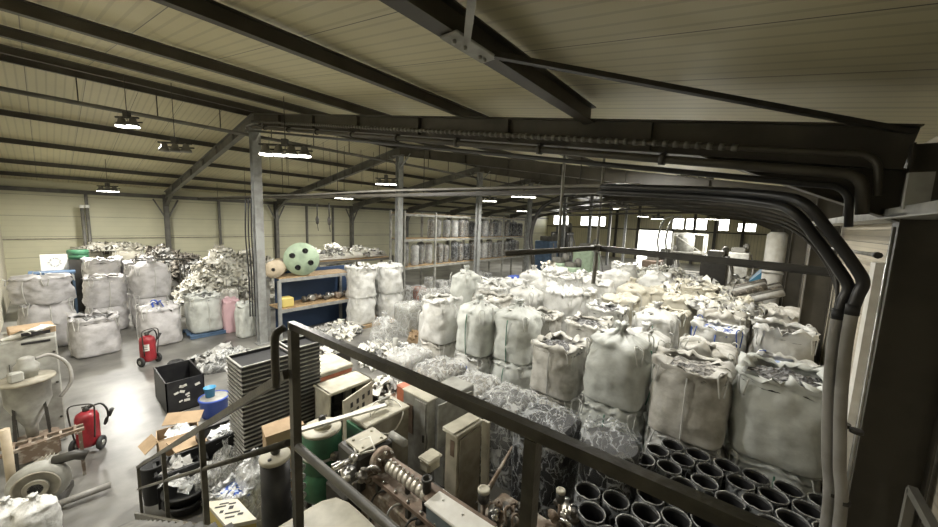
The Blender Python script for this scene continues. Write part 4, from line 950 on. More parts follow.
for k in range(ns):
    f = (k+1)/(ns+1); t = MB(); t.box((.12, gy+.1+(s1_.y-gy)*f, LZ*(1-f)), (.82, .24, .035)); t.build('tread', M['steel2'], root)
for x in (-.32, .56): t = MB(); t.bar((x, gy+.03, LZ-.1), (x, s1_.y, .1), .03, .22); t.build('stringer', M['rail'], root)

# ------------------------------------------------------------------ cabinets and machines below the rail
def para(near, left, right, z, zb=0.):
    """axis-aligned box whose top face shows its near, left and right corners at these pixels"""
    n_, l_, r_ = PX(*near, z), PX(*left, z), PX(*right, z)
    sx, sy = max(.1, r_.x-n_.x), max(.1, l_.y-n_.y)
    return Vector((n_.x+sx/2, n_.y+sy/2, 0)), sx, sy
def bolts(t, pts, r=.012, h=.012, mt=None):
    for p in pts: t.lathe([(r, 0), (r, h), (.001, h)], p, 8, mt)
# orange cabinet behind
c, sx, sy = para((314, 375), (300, 362), (349, 361), 1.35); sy = .9; c.y = PX(314, 375, 1.35).y+.45
root = thing('machine_cabinet', 'orange-sided cabinet with dusty pale top behind the open cabinet', 'cabinet', c)
t = MB(); t.bbox((0, 0, .62), (sx, sy, 1.24), 0, .015); t.build('cabinet_body', M['orange'], root)
t = MB(); t.bbox((0, 0, 1.29), (sx+.04, sy+.04, .10), 0, .02); t.build('top_cover', M['beige'], root)
t = MB(); t.box((.05, -sy/2-.004, .95), (sx*.7, .012, .22)); t.build('vent_slot', M['black'], root)
# open control cabinet
c, sx, sy = para((329, 394), (315, 384), (372, 378), 1.35); oc = c.copy()
root = thing('control_cabinet', 'beige control cabinet standing open with a black interior', 'cabinet', c)
t = MB(); h = 1.35
t.box((0, sy/2-.015, h/2), (sx, .03, h)); t.box((-sx/2+.015, 0, h/2), (.03, sy, h)); t.box((sx/2-.015, 0, h/2), (.03, sy, h)); t.bbox((0, 0, h-.03), (sx+.03, sy+.03, .06), 0, .012); t.box((0, 0, .04), (sx, sy, .08)); t.build('cabinet_body', M['beige'], root)
t = MB(); t.box((0, sy/2-.04, h/2), (sx-.08, .01, h-.16)); t.build('mounting_plate', M['black'], root)
for k in range(6):
    t = MB(); t.bbox((-sx/2+.16+(k % 3)*.24, sy/2-.09, .95-(k//3)*.35), (.15, .08, .2), 0, .01); t.build('contactor', M[['dark', 'blackmatt', 'bgrey'][k % 3]], root)
d0, d1 = PX(343, 401, 1.3), PX(372, 381, 1.3)
t = MB(); e = d1-d0; t.box(((d0.x+d1.x)/2-c.x, (d0.y+d1.y)/2-c.y, .72), (e.length, .03, 1.15), math.atan2(e.y, e.x)); dr = t.build('door', M['beige'], root)
dn = Vector((e.y, -e.x, 0)).normalized()
for k in range(7):
    t = MB(); q = d0-c+e*(.25+.2*(k % 4))+dn*.02; t.box((q.x, q.y, 1.12-.16*(k//4)), (.06, .008, .09), math.atan2(e.y, e.x)); t.build('label_mark', M['ink'], dr)
# big beige cabinet with the green side
c, sx, sy = para((367, 427), (350, 413), (409, 405.5), 1.55); bc = c.copy(); bsx, bsy = sx, sy
root = thing('machine_housing', 'large beige machine housing with a green side and cables on its top', 'machine', c)
t = MB(); t.bbox((.02, 0, .78), (sx-.04, sy, 1.54), 0, .02); t.build('housing', M['beiged'], root)
t = MB(); t.bbox((0, 0, 1.53), (sx+.02, sy+.02, .05), 0, .015); t.build('lid', M['beige'], root)
t = MB(); t.bbox((-sx/2-.01, 0, .74), (.05, sy-.02, 1.46), 0, .01); t.build('green_side_panel', M['green'], root)
t = MB(); P = [(-.3*sx, -.2*sy, 1.58), (-.1*sx, .15*sy, 1.64), (.2*sx, .2*sy, 1.62), (.36*sx, -.1*sy, 1.6), (.3*sx, -.5*sy-.03, 1.5), (.05*sx, -.5*sy-.05, 1.3), (-.25*sx, -.5*sy-.03, 1.38), (-.4*sx, -.4*sy, 1.56)]
t.tube(smooth_path(P, 4), .012, 6); t.build('cable', M['white'], root)
t = MB(); t.tube(smooth_path([(.1*sx, .3*sy, 1.59), (.25*sx, .1*sy, 1.66), (.35*sx, .3*sy, 1.59)], 4), .022, 8); t.lathe([(.05, 0), (.05, .07), (.02, .09)], (.2*sx, .32*sy, 1.555), 12); t.build('fitting', M['bgrey'], root)
# plank across
p0, p1 = PX(296, 431, 1.72), PX(386, 405, 1.62)
t = MB(); t.bar(p0, p1, .09, .03); tag(t.build('pale_plank', M['white']), 'long narrow pale strip lying across the beige housing', 'strip')
# tall light cabinet
c, sx, sy = para((428.5, 402), (408, 387), (437, 398), 1.65)
root = thing('machine_cabinet', 'tall narrow light cabinet with a reddish stain right of the beige housing', 'cabinet', c)
t = MB(); t.bbox((0, 0, .82), (sx, sy, 1.64), 0, .015); t.build('cabinet_body', M['bgrey'], root)
t = MB(); t.bbox((0, 0, 1.65), (sx+.03, sy+.03, .03), 0, .01); t.build('top_cover', M['beige'], root)
t = MB(); t.box((-sx/2-.012, -sy*.22, 1.0), (.02, sy*.42, 1.2)); db = t.build('door', M['bgrey'], root)
t = MB(); t.box((-sx/2-.03, -sy*.38, 1.0), (.02, .03, .12)); t.build('handle', M['dark'], db)
t = MB(); t.box((-sx/2-.006, sy*.2, 1.2), (.008, .14, .5)); t.build('rust_stain', M['brown'], root)
# grey cabinet with open panel (mostly behind the rail)
p = PX(434, 405, 1.65)
root = thing('machine_cabinet', 'grey cabinet with an angled door panel partly behind the guard rail', 'cabinet', (p.x+.6, p.y+.25, 0))
t = MB(); t.bbox((.1, .05, .8), (.75, .5, 1.6), 0, .015); t.build('cabinet_body', M['bgrey'], root)
t = MB(); t.box((-.1, -.26, 1.2), (.75, .025, .75), -.12); t.build('door', M['bgrey'], root)
# beige cabinet three
c, sx, sy = para((458, 437), (444, 431), (490, 425), 1.75); c3 = c.copy()
root = thing('control_cabinet', 'beige cabinet with a darker front, nearest the fixed guard post', 'cabinet', c)
t = MB(); t.bbox((0, 0, .87), (sx, sy, 1.74), 0, .012); t.build('cabinet_body', M['beige'], root)
t = MB(); t.bbox((-.01, 0, 1.76), (sx+.06, sy+.04, .03), -.03, .01); t.bbox((-.03, .02, 1.79), (sx+.02, sy, .02), -.06, .008); t.build('loose_cover', M['beige'], root)
t = MB(); t.box((0, -sy/2-.012, .9), (sx-.06, .02, 1.6)); t.build('dark_front', M['beiged'], root)  # front panel in a darker beige than the body
t = MB(); t.bar((sx/2+.1, -sy/2-.05, .15), (sx/2+.08, -sy/2-.02, 1.72), .12, .04); t.build('folded_door_edge', M['beige'], root)
t = MB(); t.box((-sx/2-.004, -sy*.1, 1.55), (.006, .07, .22)); t.build('rust_stain', M['brown'], root)
# green round tank
p = PX(322, 427, 1.55); gt = p.copy()
root = thing('mixing_tank', 'round green tank with a dusty pale lid and dark knob', 'tank', (p.x, p.y, 0))
t = MB(); t.lathe([(.25, .55), (.265, .6), (.265, .95), (.25, .97), (.265, .99), (.265, 1.50), (.25, 1.52)], (0, 0, 0), 34); t.build('tank_body', M['green'], root)
t = MB(); t.lathe([(.262, 1.52), (.262, 1.545), (.25, 1.552), (.001, 1.556)], (0, 0, 0), 34); t.lathe([(.115, 1.55), (.115, 1.60), (.10, 1.615), (.001, 1.62)], (.01, .01, 0), 22); t.build('lid', M['beige'], root)
t = MB(); t.lathe([(.03, 1.61), (.05, 1.64), (.05, 1.70), (.02, 1.72), (.001, 1.72)], (.01, .01, 0), 10); t.tube([(.01, .01, 1.70), (.1, .06, 1.66)], .014, 6); t.build('valve_knob', M['dark'], root)
t = MB(); t.lathe([(.272, 1.18), (.283, 1.19), (.283, 1.21), (.272, 1.22)], (0, 0, 0), 34); t.build('clamp_ring', M['galv'], root)
for k in range(3): a = k*2.1+.3; t = MB(); t.box((.2*math.cos(a), .2*math.sin(a), .29), (.06, .06, .58)); t.build('leg', M['dark'], root)
# black cylinder with pale cap
p = PX(275, 455, 1.85)
root = thing('dryer_cylinder', 'black upright cylinder with a pale bolted cap next to the guard rail corner', 'cylinder', (p.x, p.y, 0))
t = MB(); t.lathe([(.10, 0), (.10, .9), (.155, 1.0), (.155, 1.3), (.148, 1.32), (.15, 1.8)], (0, 0, 0), 28); t.build('cylinder_body', M['black'], root)
t = MB(); t.lathe([(.15, 1.8), (.158, 1.81), (.158, 1.84), (.15, 1.855), (.001, 1.86)], (0, 0, 0), 28); t.build('cap', M['beige'], root)
t = MB(); t.lathe([(.03, 1.85), (.05, 1.88), (.055, 1.94), (.03, 1.97), (.001, 1.97)], (.01, .01, 0), 8); t.lathe([(.02, 1.855), (.02, 1.87), (.001, 1.87)], (-.08, -.06, 0), 8); t.build('cap_knob', M['dark'], root)
for k in range(5):
    t = MB(); z = 1.15+.12*k; t.tube(smooth_path([(.12, -.08, z), (.22, -.13, z+.05), (.28, -.1, z-.03), (.25, -.02, z-.15)], 4), .014, 6); t.build('looped_hose', M['galv'], root)
# beige rounded cover in the foreground
p = PX(338, 486, 2.1)
root = thing('machine_cover', 'smooth beige rounded machine cover at the bottom edge beside the guard post', 'cover', (p.x-.55, p.y-.7, 0))
t = MB(); vs = []; n = 40; prof = [(1.0, 1.3), (1.0, 2.0), (.99, 2.05), (.96, 2.085), (.9, 2.1)]
for k, z in prof:
    for i in range(n):
        a_ = 2*PI*i/n; cc, ss = math.cos(a_), math.sin(a_); r = (abs(cc)**7+abs(ss)**7)**(-1/7); vs.append((cc*r*.55*k, ss*r*.7*k, z))
t.add(vs, [(j*n+k, j*n+(k+1) % n, (j+1)*n+(k+1) % n, (j+1)*n+k) for j in range(len(prof)-1) for k in range(n)]+[tuple(range((len(prof)-1)*n, len(prof)*n))], None, True); t.build('cover_shell', M['beige'], root)
t = MB(); t.box((0, 0, .65), (.9, 1.2, 1.3)); t.build('base_frame', M['dark'], root)
t = MB(); bolts(t, [(.5, -.1-.2*k, 2.085) for k in range(1)]); t.tube([(-.15, .72, 2.0), (-.2, .82, 2.08)], .025, 8); t.build('spout', M['bgrey'], root)
# ---------------- extruder line
b0, b1 = PX(386, 461, 1.45), PX(421, 488, 1.45)
b1.x = b0.x+(b1.x-b0.x)*.6
L_ = (b1-b0); ln = L_.length; dirv = L_.normalized()
root = thing('extruder', 'extruder barrel wrapped in pale heater bands on a dark dusty machine bed', 'machine', (b0.x, b0.y, 0))
T0 = Vector((0, 0, 1.42)); side = Vector((-dirv.y, dirv.x, 0))
t = MB(); t.tube([T0-dirv*.15, T0+dirv*(ln+.6)], .05, 14); t.build('barrel', M['chrome'], root)
for k in range(9):
    q = T0+dirv*(.06+k*ln/8.2); t = MB(); t.tube([q, q+dirv*.018, q+dirv*.062, q+dirv*.08], [.066, .078, .078, .066], 16); hb = t.build('heater_band', M['heater'], root)
    t = MB(); t.box(q+dirv*.04-side*.0+Vector((0, 0, .088)), (.03, .03, .03)); t.build('terminal', M['chrome'], hb)
t = MB(); t.tube([T0-dirv*.12, T0-dirv*.06, T0-dirv*.02], [.17, .17, .14], 22); t.build('flange', M['rust'], root)
t = MB()
for k in range(8):
    a_ = k*PI/4; q = T0-dirv*.05+side*.135*math.cos(a_)+Vector((0, 0, .135*math.sin(a_))); t.tube([q, q+dirv*.06], .016, 6)
t.build('flange_bolts', M['chrome'], root); 
t = MB(); t.bbox(T0-dirv*.45+Vector((0, 0, -.15)), (.5, .55, .5), math.atan2(dirv.y, dirv.x), .03); t.build('gearbox', M['dark'], root)
t = MB(); t.box(T0-dirv*.42+Vector((0, 0, .13)), (.35, .42, .03), math.atan2(dirv.y, dirv.x)); 
bolts(t, [T0-dirv*(.3+.22*i)+side*(.14*(1 if j else -1))+Vector((0, 0, .145)) for i in (0, 1) for j in (0, 1)], .018, .015); t.build('gearbox_lid', M['beige'], root)
t = MB(); q = T0-dirv*.35-side*-.35+Vector((0, 0, .07)); t.tube([q, q+side*.0-dirv*-.3], .055, 14); t.build('motor', M['bgrey'], root)
t = MB(); t.bbox(T0+dirv*.7+Vector((0, 0, -.85)), (2.3, .34, 1.1), math.atan2(dirv.y, dirv.x), .02); t.build('machine_bed', M['rust'], root)
for k in range(6):
    t = MB(); q = T0+dirv*(.1+k*.3)+Vector((0, 0, -.3)); t.tube(smooth_path([q-side*.05, q-side*.18+Vector((0, 0, .06)), q-side*.28, q-side*.3+Vector((0, 0, -.3))], 4), .014, 6); t.build('wire_loop', M['galv'] if k % 2 else M['dark'], root)
for k in range(4):
    t = MB(); q = T0-dirv*(.1+.16*k)-side*.42+Vector((0, 0, -.1)); t.bar(q, q+dirv*.02-side*-.35, .025, .025); t.build('cross_bar', M['chrome'], root)
# long brown rails in front of the bed
r0_, r1_ = PX(374, 477, 1.3), PX(440, 533, 1.3); r1_.x = r0_.x
root = thing('guide_rail', 'long brown dusty rail frame running beside the extruder barrel', 'rail', (r0_.x, r0_.y, 0)); LL = r0_.y-r1_.y+.7
t = MB(); t.bar((0, 0, 1.3), (0, -LL, 1.3), .06, .05); t.build('upper_rail', M['brown'], root)
t = MB(); t.bar((.04, -.15, 1.1), (.04, -LL, 1.1), .03, .03); t.build('lower_rail', M['brown'], root)
for k in range(4): t = MB(); t.box((.02, -.06-k*LL/3.3, .64), (.05, .05, 1.28)); t.build('leg', M['dark'], root)
for k in range(7): t = MB(); t.lathe([(.018, 1.325), (.018, 1.35), (.001, 1.352)], (0, -.2-k*.22, 0), 8); t.build('bolt', M['chrome'], root)
# belt guard
g0, g1 = PX(393, 457, 1.52), PX(497, 524, 1.52)
root = thing('belt_guard', 'brownish tapering guard plate running from the flange towards the fixed post', 'guard', (g0.x, g0.y, 0)); e = g1-g0
t = MB(); n_ = Vector((-e.y, e.x, 0)).normalized()
vs = [(0, 0, 1.52), (e.x, e.y, 1.52), (e.x-.30, e.y, 1.40), (-.05, -.02, 1.47)]; vs += [(a_, b_, c_-.02) for a_, b_, c_ in vs]
t.add(vs, [(0, 3, 2, 1), (4, 5, 6, 7), (0, 1, 5, 4), (1, 2, 6, 5), (2, 3, 7, 6), (3, 0, 4, 7)]); t.build('guard_plate', M['brown'], root)
for k in range(4): t = MB(); q = e*(.4+.15*k); t.box((q.x-.03-.04*k, q.y, 1.497-.004*k), (.05, .09, .01), 0); t.build('slot_frame', M['heater'], root)
for f in (.15, .9): t = MB(); q = e*f+n_*.04; t.box((q.x, q.y, .63), (.05, .05, 1.26)); t.build('leg', M['dark'], root)
# vertical black pipe with open end
p = PX(427, 479, 1.62)
root = thing('feed_pipe', 'short black upright pipe with an open ring end beside the heater bands', 'pipe', (p.x, p.y, 0))
t = MB(); t.lathe([(.05, 1.1), (.05, 1.6), (.064, 1.605), (.064, 1.63), (.045, 1.63), (.045, 1.3), (.001, 1.3)], (0, 0, 0), 20); t.build('pipe_body', M['dark'], root)
t = MB(); t.tube([(0, 0, 1.2), (-.16, .05, 1.02)], .045, 12); t.build('branch', M['dark'], root)
t = MB(); t.lathe([(.08, 0), (.05, .1), (.05, 1.1)], (0, 0, 0), 14); t.build('stand', M['rust'], root)
# white topped control box at the bottom
q0, q1 = PX(434, 496, 1.5), PX(482, 532, 1.5)
w_ = PX(441, 491, 1.5).x-PX(430, 498, 1.5).x
root = thing('control_box', 'long pale-topped blue-grey box at the bottom between feed pipe and guard post', 'box', (q0.x, q0.y, 0))
Lb = q0.y-q1.y+.2
t = MB(); t.bbox((0, -Lb/2, 1.36), (.26, Lb, .24), 0, .015); t.build('box_body', M['bluegrey'], root)
t = MB(); t.bbox((0, -Lb/2, 1.49), (.29, Lb+.02, .035), 0, .01); bolts(t, [(.02, -.12-k*.28, 1.505) for k in range(4)], .014, .012); t.build('top_cover', M['white'], root)
t = MB(); t.box((0, -Lb/2, .62), (.2, Lb-.1, 1.24)); t.build('pedestal', M['dark'], root)
# pale green lidded box
c, sx, sy = para((427, 463), (420, 459), (443, 456), 1.2)
root = thing('junction_box', 'small pale lidded box between the belt guard and the cabinets', 'box', c)
t = MB(); t.bbox((0, 0, 1.1), (sx, max(sy, .2), .16), 0, .03); t.build('box_body', M['beige'], root)
t = MB(); t.bbox((0, 0, 1.2), (sx+.03, max(sy, .2)+.03, .05), 0, .02); t.build('lid', M['beige'], root)
t = MB(); t.lathe([(.05, 0), (.03, .1), (.03, 1.03)], (0, 0, 0), 12); t.build('stand', M['dark'], root)
# white-capped valve and junk beside the fixed post
def valve(name, label, u, v, z, r):
    p = PX(u, v, z); root = thing(name, label, 'valve', (p.x, p.y, 0))
    t = MB(); t.lathe([(r*.8, z-.16), (r, z-.12), (r, z-.03)], (0, 0, 0), 18); t.build('valve_body', M['dark'], root)
    t = MB(); t.lathe([(r*1.05, z-.03), (r*1.05, z), (r*.7, z+.012), (r*.6, z+.004), (.001, z+.004)], (0, 0, 0), 18); t.build('cap', M['beige'], root)
    t = MB(); t.lathe([(r*1.2, 0), (r*.4, .1), (r*.4, z-.15)], (0, 0, 0), 12); t.build('stem', M['rust'], root); return p
p = valve('capped_valve', 'dark valve with a pale round cap left of the fixed guard post', 484, 489, 1.45, .07)
t = MB(); t.tube([p+Vector((.03, 0, -.1)), p+Vector((.75, .1, .1))], [.035, .012], 8); tag(t.build('lever_bar', M['rust']), 'long tapering lever bar pointing from the pale capped valve', 'bar')
valve('capped_valve', 'dark bottle-like valve with a pale round cap right of the fixed guard post', 561, 490, 1.3, .055)
rr = random.Random(12)
JL = ['machine fitting in the clutter under the guard rail, left of the fixed post', 'machine fitting in the clutter under the guard rail, right of the fixed post', 'small machine fitting in the gap between green tank and extruder']
for k in range(46):
    if k < 22: u, v, z, g_ = rr.uniform(478, 525), rr.uniform(500, 528), rr.uniform(1.0, 1.35), 0
    elif k < 34: u, v, z, g_ = rr.uniform(548, 575), rr.uniform(500, 528), rr.uniform(.8, 1.1), 1
    else: u, v, z, g_ = rr.uniform(335, 378), rr.uniform(448, 480), rr.uniform(1.2, 1.45), 2
    p = PX(u, v, z); t = MB(); r = rr.uniform(.025, .05); ty = k % 4
    if ty == 0: t.lathe([(r, -.08), (r, -.03), (r*1.6, -.03), (r*1.6, .0), (r*.9, .0), (r*.9, .06), (r*1.3, .07), (.001, .08)], (0, 0, 0), 10)
    elif ty == 1: t.tube(smooth_path([(-.1, 0, -.05), (-.03, .04, .05), (.05, .0, .04), (.11, -.05, -.06)], 3), r*.55, 7)
    elif ty == 2: t.bbox((0, 0, 0), (r*3.2, r*2.4, r*1.8), rr.uniform(0, 3), .008); t.lathe([(r*.5, r*.9), (r*.5, r*1.6), (.001, r*1.7)], (0, 0, 0), 8)
    else: t.lathe([(r*1.4, -.05), (r*1.4, .05), (r*.8, .05), (r*.8, .09), (.001, .09)], (0, 0, 0), 12, axis='x')
    root = t.build('machine_fitting', [M['rust'], M['galv'], M['heater'], M['chrome'], M['scrapd']][rr.randrange(5)], None, p); root.rotation_euler = (rr.uniform(-.4, .4), 0, rr.uniform(0, 3))
    tag(root, JL[g_], 'machine part', ['clutter left of the fixed post', 'clutter right of the fixed post', 'clutter behind the guard rail'][g_])
p = PX(503, 522, 1.0); t = MB(); t.bbox((p.x+.12, p.y-.2, .45), (.8, 1.1, .9), 0, .03); tag(t.build('machine_bench', M['rust']), 'low rusty machine bench carrying fittings by the fixed guard post', 'machine')
p = PX(560, 524, .8); t = MB(); t.bbox((p.x-.1, p.y, .36), (.4, .4, .72), 0, .03); tag(t.build('machine_bench', M['rust']), 'low dark machine bench right of the fixed guard post', 'machine')
p = PX(355, 470, 1.1); t = MB(); t.bbox((p.x-.05, p.y, .5), (.5, .5, 1.0), 0, .03); tag(t.build('machine_bench', M['dark']), 'dark machine block between green tank and extruder', 'machine')
# pipe run and wire handle near the tank
p0, p1 = PX(333, 470, 1.5), PX(358, 456, 1.5)
root = thing('steel_pipe_run', 'pale steel pipe with a square wire handle between tank and gearbox', 'pipe', p0)
e = p1-p0; t = MB(); t.tube([(0, 0, 0), e*.7], .038, 12); t.tube([e*.7, e*.74, e*.9, e*.94], [.05, .06, .06, .04], 12); t.build('pipe_body', M['chrome'], root)
t = MB(); P = [e*.95+Vector((0, 0, .03)), e*1.15+Vector((.12, -.12, .05)), e*1.35+Vector((.16, .15, .06)), e*1.2+Vector((-.02, .2, .05))]
for a_, b_ in zip(P, P[1:]+P[:1]): t.tube([a_, b_], .013, 6)
t.build('wire_handle', M['white'], root)

# ------------------------------------------------------------------ tray stacks
def trays(u, v, z, nm, lb, lbtop, grp, n=27, sx=.62, sy=.78, rz=0., c=None):
    p = c-Vector((sx/2, sy/2, 0)) if c else PX(u, v, z); st = z/n; first = None
    for k in range(n):
        if first is None:
            first = o = thing(nm, None, None)
            t = MB(); hx, hy = sx/2, sy/2
            for x, y, w_, d_ in ((-hx+.012, 0, .024, sy), (hx-.012, 0, .024, sy), (0, -hy+.012, sx, .024), (0, hy-.012, sx, .024)): t.box((x, y, st*.42), (w_, d_, st*.72))
            t.box((0, 0, st*.1), (sx-.03, sy-.03, .01)); t.build('tray_body', M['black'], o)
            t = MB()
            for x, y, w_, d_ in ((-hx, 0, .03, sy+.03), (hx, 0, .03, sy+.03), (0, -hy, sx+.03, .03), (0, hy, sx+.03, .03)): t.box((x, y, st*.82), (w_, d_, st*.22))
            t.build('rim', M['bgrey'], o)
        else: o = copy_tree(first)
        o.location = (p.x+sx/2+R_.uniform(-.006, .006), p.y+sy/2+R_.uniform(-.006, .006), k*st); o.rotation_euler = (0, 0, rz+R_.uniform(-.01, .01))
        if 'group' in o: del o['group']
        tag(o, lbtop if k == n-1 else lb, 'tray', grp)
ca, ax_, ay_ = para((241, 367), (233, 354), (287, 350), 2.05)
trays(0, 0, 2.05, 'plastic_tray', 'black plastic tray in the tall slatted stack nearer the stairs', 'topmost empty black tray of the stack nearer the stairs', 'trays of the stack nearer the stairs', 27, ax_, max(ay_, .3), 0, ca)
cb, bx_, by_ = para((289, 349), (283, 340), (313, 340), 2.1)
bx_ = max(bx_, .35); cb.x = max(cb.x, ca.x+ax_/2+bx_/2+.04) if abs(cb.y-ca.y) < (max(ay_, .3)+max(by_, .3))/2+.03 else cb.x
trays(0, 0, 2.1, 'plastic_tray', 'black plastic tray in the tall slatted stack behind the guard post', 'topmost empty black tray of the stack behind the guard post', 'trays of the stack behind the guard post', 27, max(bx_, .35), max(by_, .3), 0, cb)
# ------------------------------------------------------------------ left front clutter
def wall_box(root, name, sx, sy, z0, z1, mt, th=.02):
    t = MB(); h = z1-z0
    for x, y, w_, d_ in ((-sx/2+th/2, 0, th, sy), (sx/2-th/2, 0, th, sy), (0, -sy/2+th/2, sx, th), (0, sy/2-th/2, sx, th)): t.box((x, y, z0+h/2), (w_, d_, h))
    t.box((0, 0, z0+th/2), (sx, sy, th)); return t.build(name, M[mt], root)
c, sx, sy = para((165, 384), (147, 369), (201, 371), .74)
root = thing('steel_box', 'open black steel box with torn white stickers on its side', 'box', c)
wall_box(root, 'box_body', sx, sy, 0, .74, 'black', .025)
rr = random.Random(4)
for k in range(9):
    t = MB(); t.box((rr.uniform(-.3, .36)*sx, -sy/2-.004, rr.uniform(.2, .62)), (rr.uniform(.04, .11), .006, rr.uniform(.03, .06)), 0, None, rr.uniform(-.5, .5)); t.build('sticker_scrap', M['white'], root)
p = PX(214, 396, .42)
root = thing('blue_tub', 'round blue plastic tub behind the black steel box', 'tub', (p.x, p.y, 0))
t = MB(); t.lathe([(.24, 0), (.27, .36), (.29, .37), (.29, .42), (.27, .42), (.26, .3), (.001, .3)], (0, 0, 0), 30); t.build('tub_body', M['blue'], root)
t = MB(); t.lathe([(.262, .395), (.262, .41), (.001, .415)], (0, 0, 0), 30); t.build('lid', M['bgrey'], root)
p2 = p+Vector((-.06, .05, 0))
root = thing('cyan_bucket', 'small cyan bucket standing on the blue tub', 'bucket', (p2.x, p2.y, .42))
t = MB(); t.lathe([(.085, 0), (.11, .2), (.12, .2), (.12, .215), (.105, .215), (.085, .05), (.001, .05)], (0, 0, 0), 22); t.build('bucket_body', M['cyan'], root)
# open cardboard box
p = PX(160, 436, .5)
root = thing('cardboard_box', 'open cardboard box with wide flaps in front of the black steel box', 'box', (p.x+.25, p.y, 0), -.15)
wall_box(root, 'box_body', .6, .42, 0, .5, 'card', .012)
t = MB(); t.bar((-.31, -.05, .5), (-.5, -.1, .36), .38, .01); t.build('flap', M['card'], root)
t = MB(); t.bar((0.05, .21, .5), (.15, .42, .62), .6, .01, up=(0, 0, 1)); t.build('flap', M['card'], root)
t = MB(); t.bar((0, -.21, .5), (.02, -.36, .38), .56, .01); t.build('flap', M['card'], root)
t = MB(); crumple(t, (.05, 0, .42), .42, 3, M['liner'], .4); o = t.build('plastic_scrap', M['liner'], root)
p = PX(183, 442, .55); t = MB(); t.box((p.x+.2, p.y, .52), (.75, .45, .02), .1, None, .06); t.box((p.x+.2, p.y, .25), (.6, .36, .5), .1)
tag(t.build('flattened_carton', M['card']), 'flat brown carton lid next to the open cardboard box', 'carton')
# black crates and tub
for k, (u, v, z, sx, sy, lb) in enumerate(((181, 460, .55, .62, .45, 'black open crate under the stair rail, left of the plastic bags'), (225, 428, .7, .75, .5, 'black crate of plastic offcuts beside the tray stack'), (222, 446, .42, .7, .45, 'lower black crate half under the plastic bags'))):
    p = PX(u, v, z); root = thing('plastic_crate', lb, 'crate', (p.x, p.y, 0), .1*k-.1)
    wall_box(root, 'crate_body', sx, sy, 0, z, 'blackmatt', .02)
    t = MB()
    for x, y, w_, d_ in ((-sx/2, 0, .04, sy+.04), (sx/2, 0, .04, sy+.04), (0, -sy/2, sx+.04, .04), (0, sy/2, sx+.04, .04)): t.box((x, y, z-.02), (w_, d_, .03))
    t.build('rim', M['black'], root)
    t = MB()
    for q in range(8): crumple(t, (rr.uniform(-.3, .3)*sx, rr.uniform(-.3, .3)*sy, z-.08), .22, q+k*9, None, .6, 5)
    tag(t.build('contents', [M['scrapg'], M['liner'], M['scrapd']][k], root), kind='stuff')
p = PX(153, 463, .62)
root = thing('black_bin', 'black round bin beside the lowest stair rail post', 'bin', (p.x, p.y, 0))
t = MB(); t.lathe([(.14, 0), (.165, .6), (.18, .6), (.18, .63), (.16, .63), (.13, .1), (.001, .1)], (0, 0, 0), 26); t.build('bin_body', M['blackmatt'], root)
p = PX(186, 484, .38)
for k in range(2):
    root = thing('black_basin', 'black round basin in the stack behind the stair rail, %s one' % ('upper' if k else 'lower'), 'basin', (p.x, p.y, .15*k))
    t = MB(); t.lathe([(.2, 0), (.27, .16), (.3, .17), (.3, .19), (.26, .19), (.2, .04), (.001, .04)], (0, 0, 0), 28); t.build('basin_body', M['blackmatt'], root)
t = MB(); crumple(t, (p.x-.03, p.y, .44), .42, 77, None, .4); tag(t.build('clear_film_piece', M['filmw']), 'crumpled clear film lying in the black round basin', 'film')
# plastic bags
def bag(u, v, z, w, h, k, mt, ct, lb): p = PX(u, v, z); return sack('plastic_bag', k, lb, (p.x, p.y, 0), w, h, .3, mt, ct, 'strapw', 'plastic bag', mini=True)
bag(237, 486, .72, .5, .68, OP[3], 'liner', 'bluecont' if 'bluecont' in M else 'content_b', 'clear plastic bag open on dark blue inside, by the printed carton')
bag(215, 468, .5, .46, .5, SL_[1], 'liner', 'content_g', 'milky plastic bag slumped behind the stair rail')
bag(254, 470, .8, .5, .8, TI[1], 'liner', 'content_g', 'knotted clear plastic bag beside the black cylinder')
bag(226, 455, .85, .35, .8, TI[0], 'filmw', 'content_g', 'thin clear bag with a pointed top in front of the tray stack')
# printed carton and tan box
def pxprism(name, label, cat, px, z, zb, mt, top=None):
    vs = [PX(u, v, z) for u, v in px]; c = sum(vs, Vector())/4; root = thing(name, label, cat, (c.x, c.y, 0))
    t = MB(); V = [(v.x-c.x, v.y-c.y, q) for q in (zb, z-.03) for v in vs]
    F_ = [(3, 2, 1, 0), (4, 5, 6, 7), (0, 1, 5, 4), (1, 2, 6, 5), (2, 3, 7, 6), (3, 0, 4, 7)]
    t.add(V, F_); t.build('carton_body', M[mt], root)
    t = MB(); V = [((v.x-c.x)*1.03, (v.y-c.y)*1.03, q) for q in (z-.05, z) for v in vs]; t.add(V, F_); tp_ = t.build('lid', M[top or mt], root)
    return root, c, vs
root, c, vs = pxprism('printed_carton', 'pale carton with dark printing and yellow edges at the bottom by the stair rail', 'carton', [(226, 525), (256, 519), (237, 499), (206, 502)], .85, 0, 'yellow', 'cardw')
ex = (vs[1]-vs[0]); ey = (vs[3]-vs[0]); o_ = vs[0]-Vector((c.x, c.y, 0)); ang = math.atan2(ex.y, ex.x)
for i, (a_, b_, w_, h_) in enumerate(((.3, .25, .1, .02), (.5, .4, .16, .02), (.6, .6, .05, .05), (.3, .7, .12, .02), (.7, .3, .06, .03), (.75, .75, .08, .02), (.2, .5, .04, .04), (.5, .8, .1, .02))):
    q = o_+ex*a_+ey*b_; t = MB(); t.box((q.x, q.y, .853), (w_, h_, .004), ang); t.build('print_mark', M['ink'], root)
pxprism('cardboard_box', 'closed cardboard box with lifted lid between the tray stack and the green tank', 'box', [(266, 437), (304, 424), (296, 414), (262, 426)], 1.25, .0, 'card', 'card')
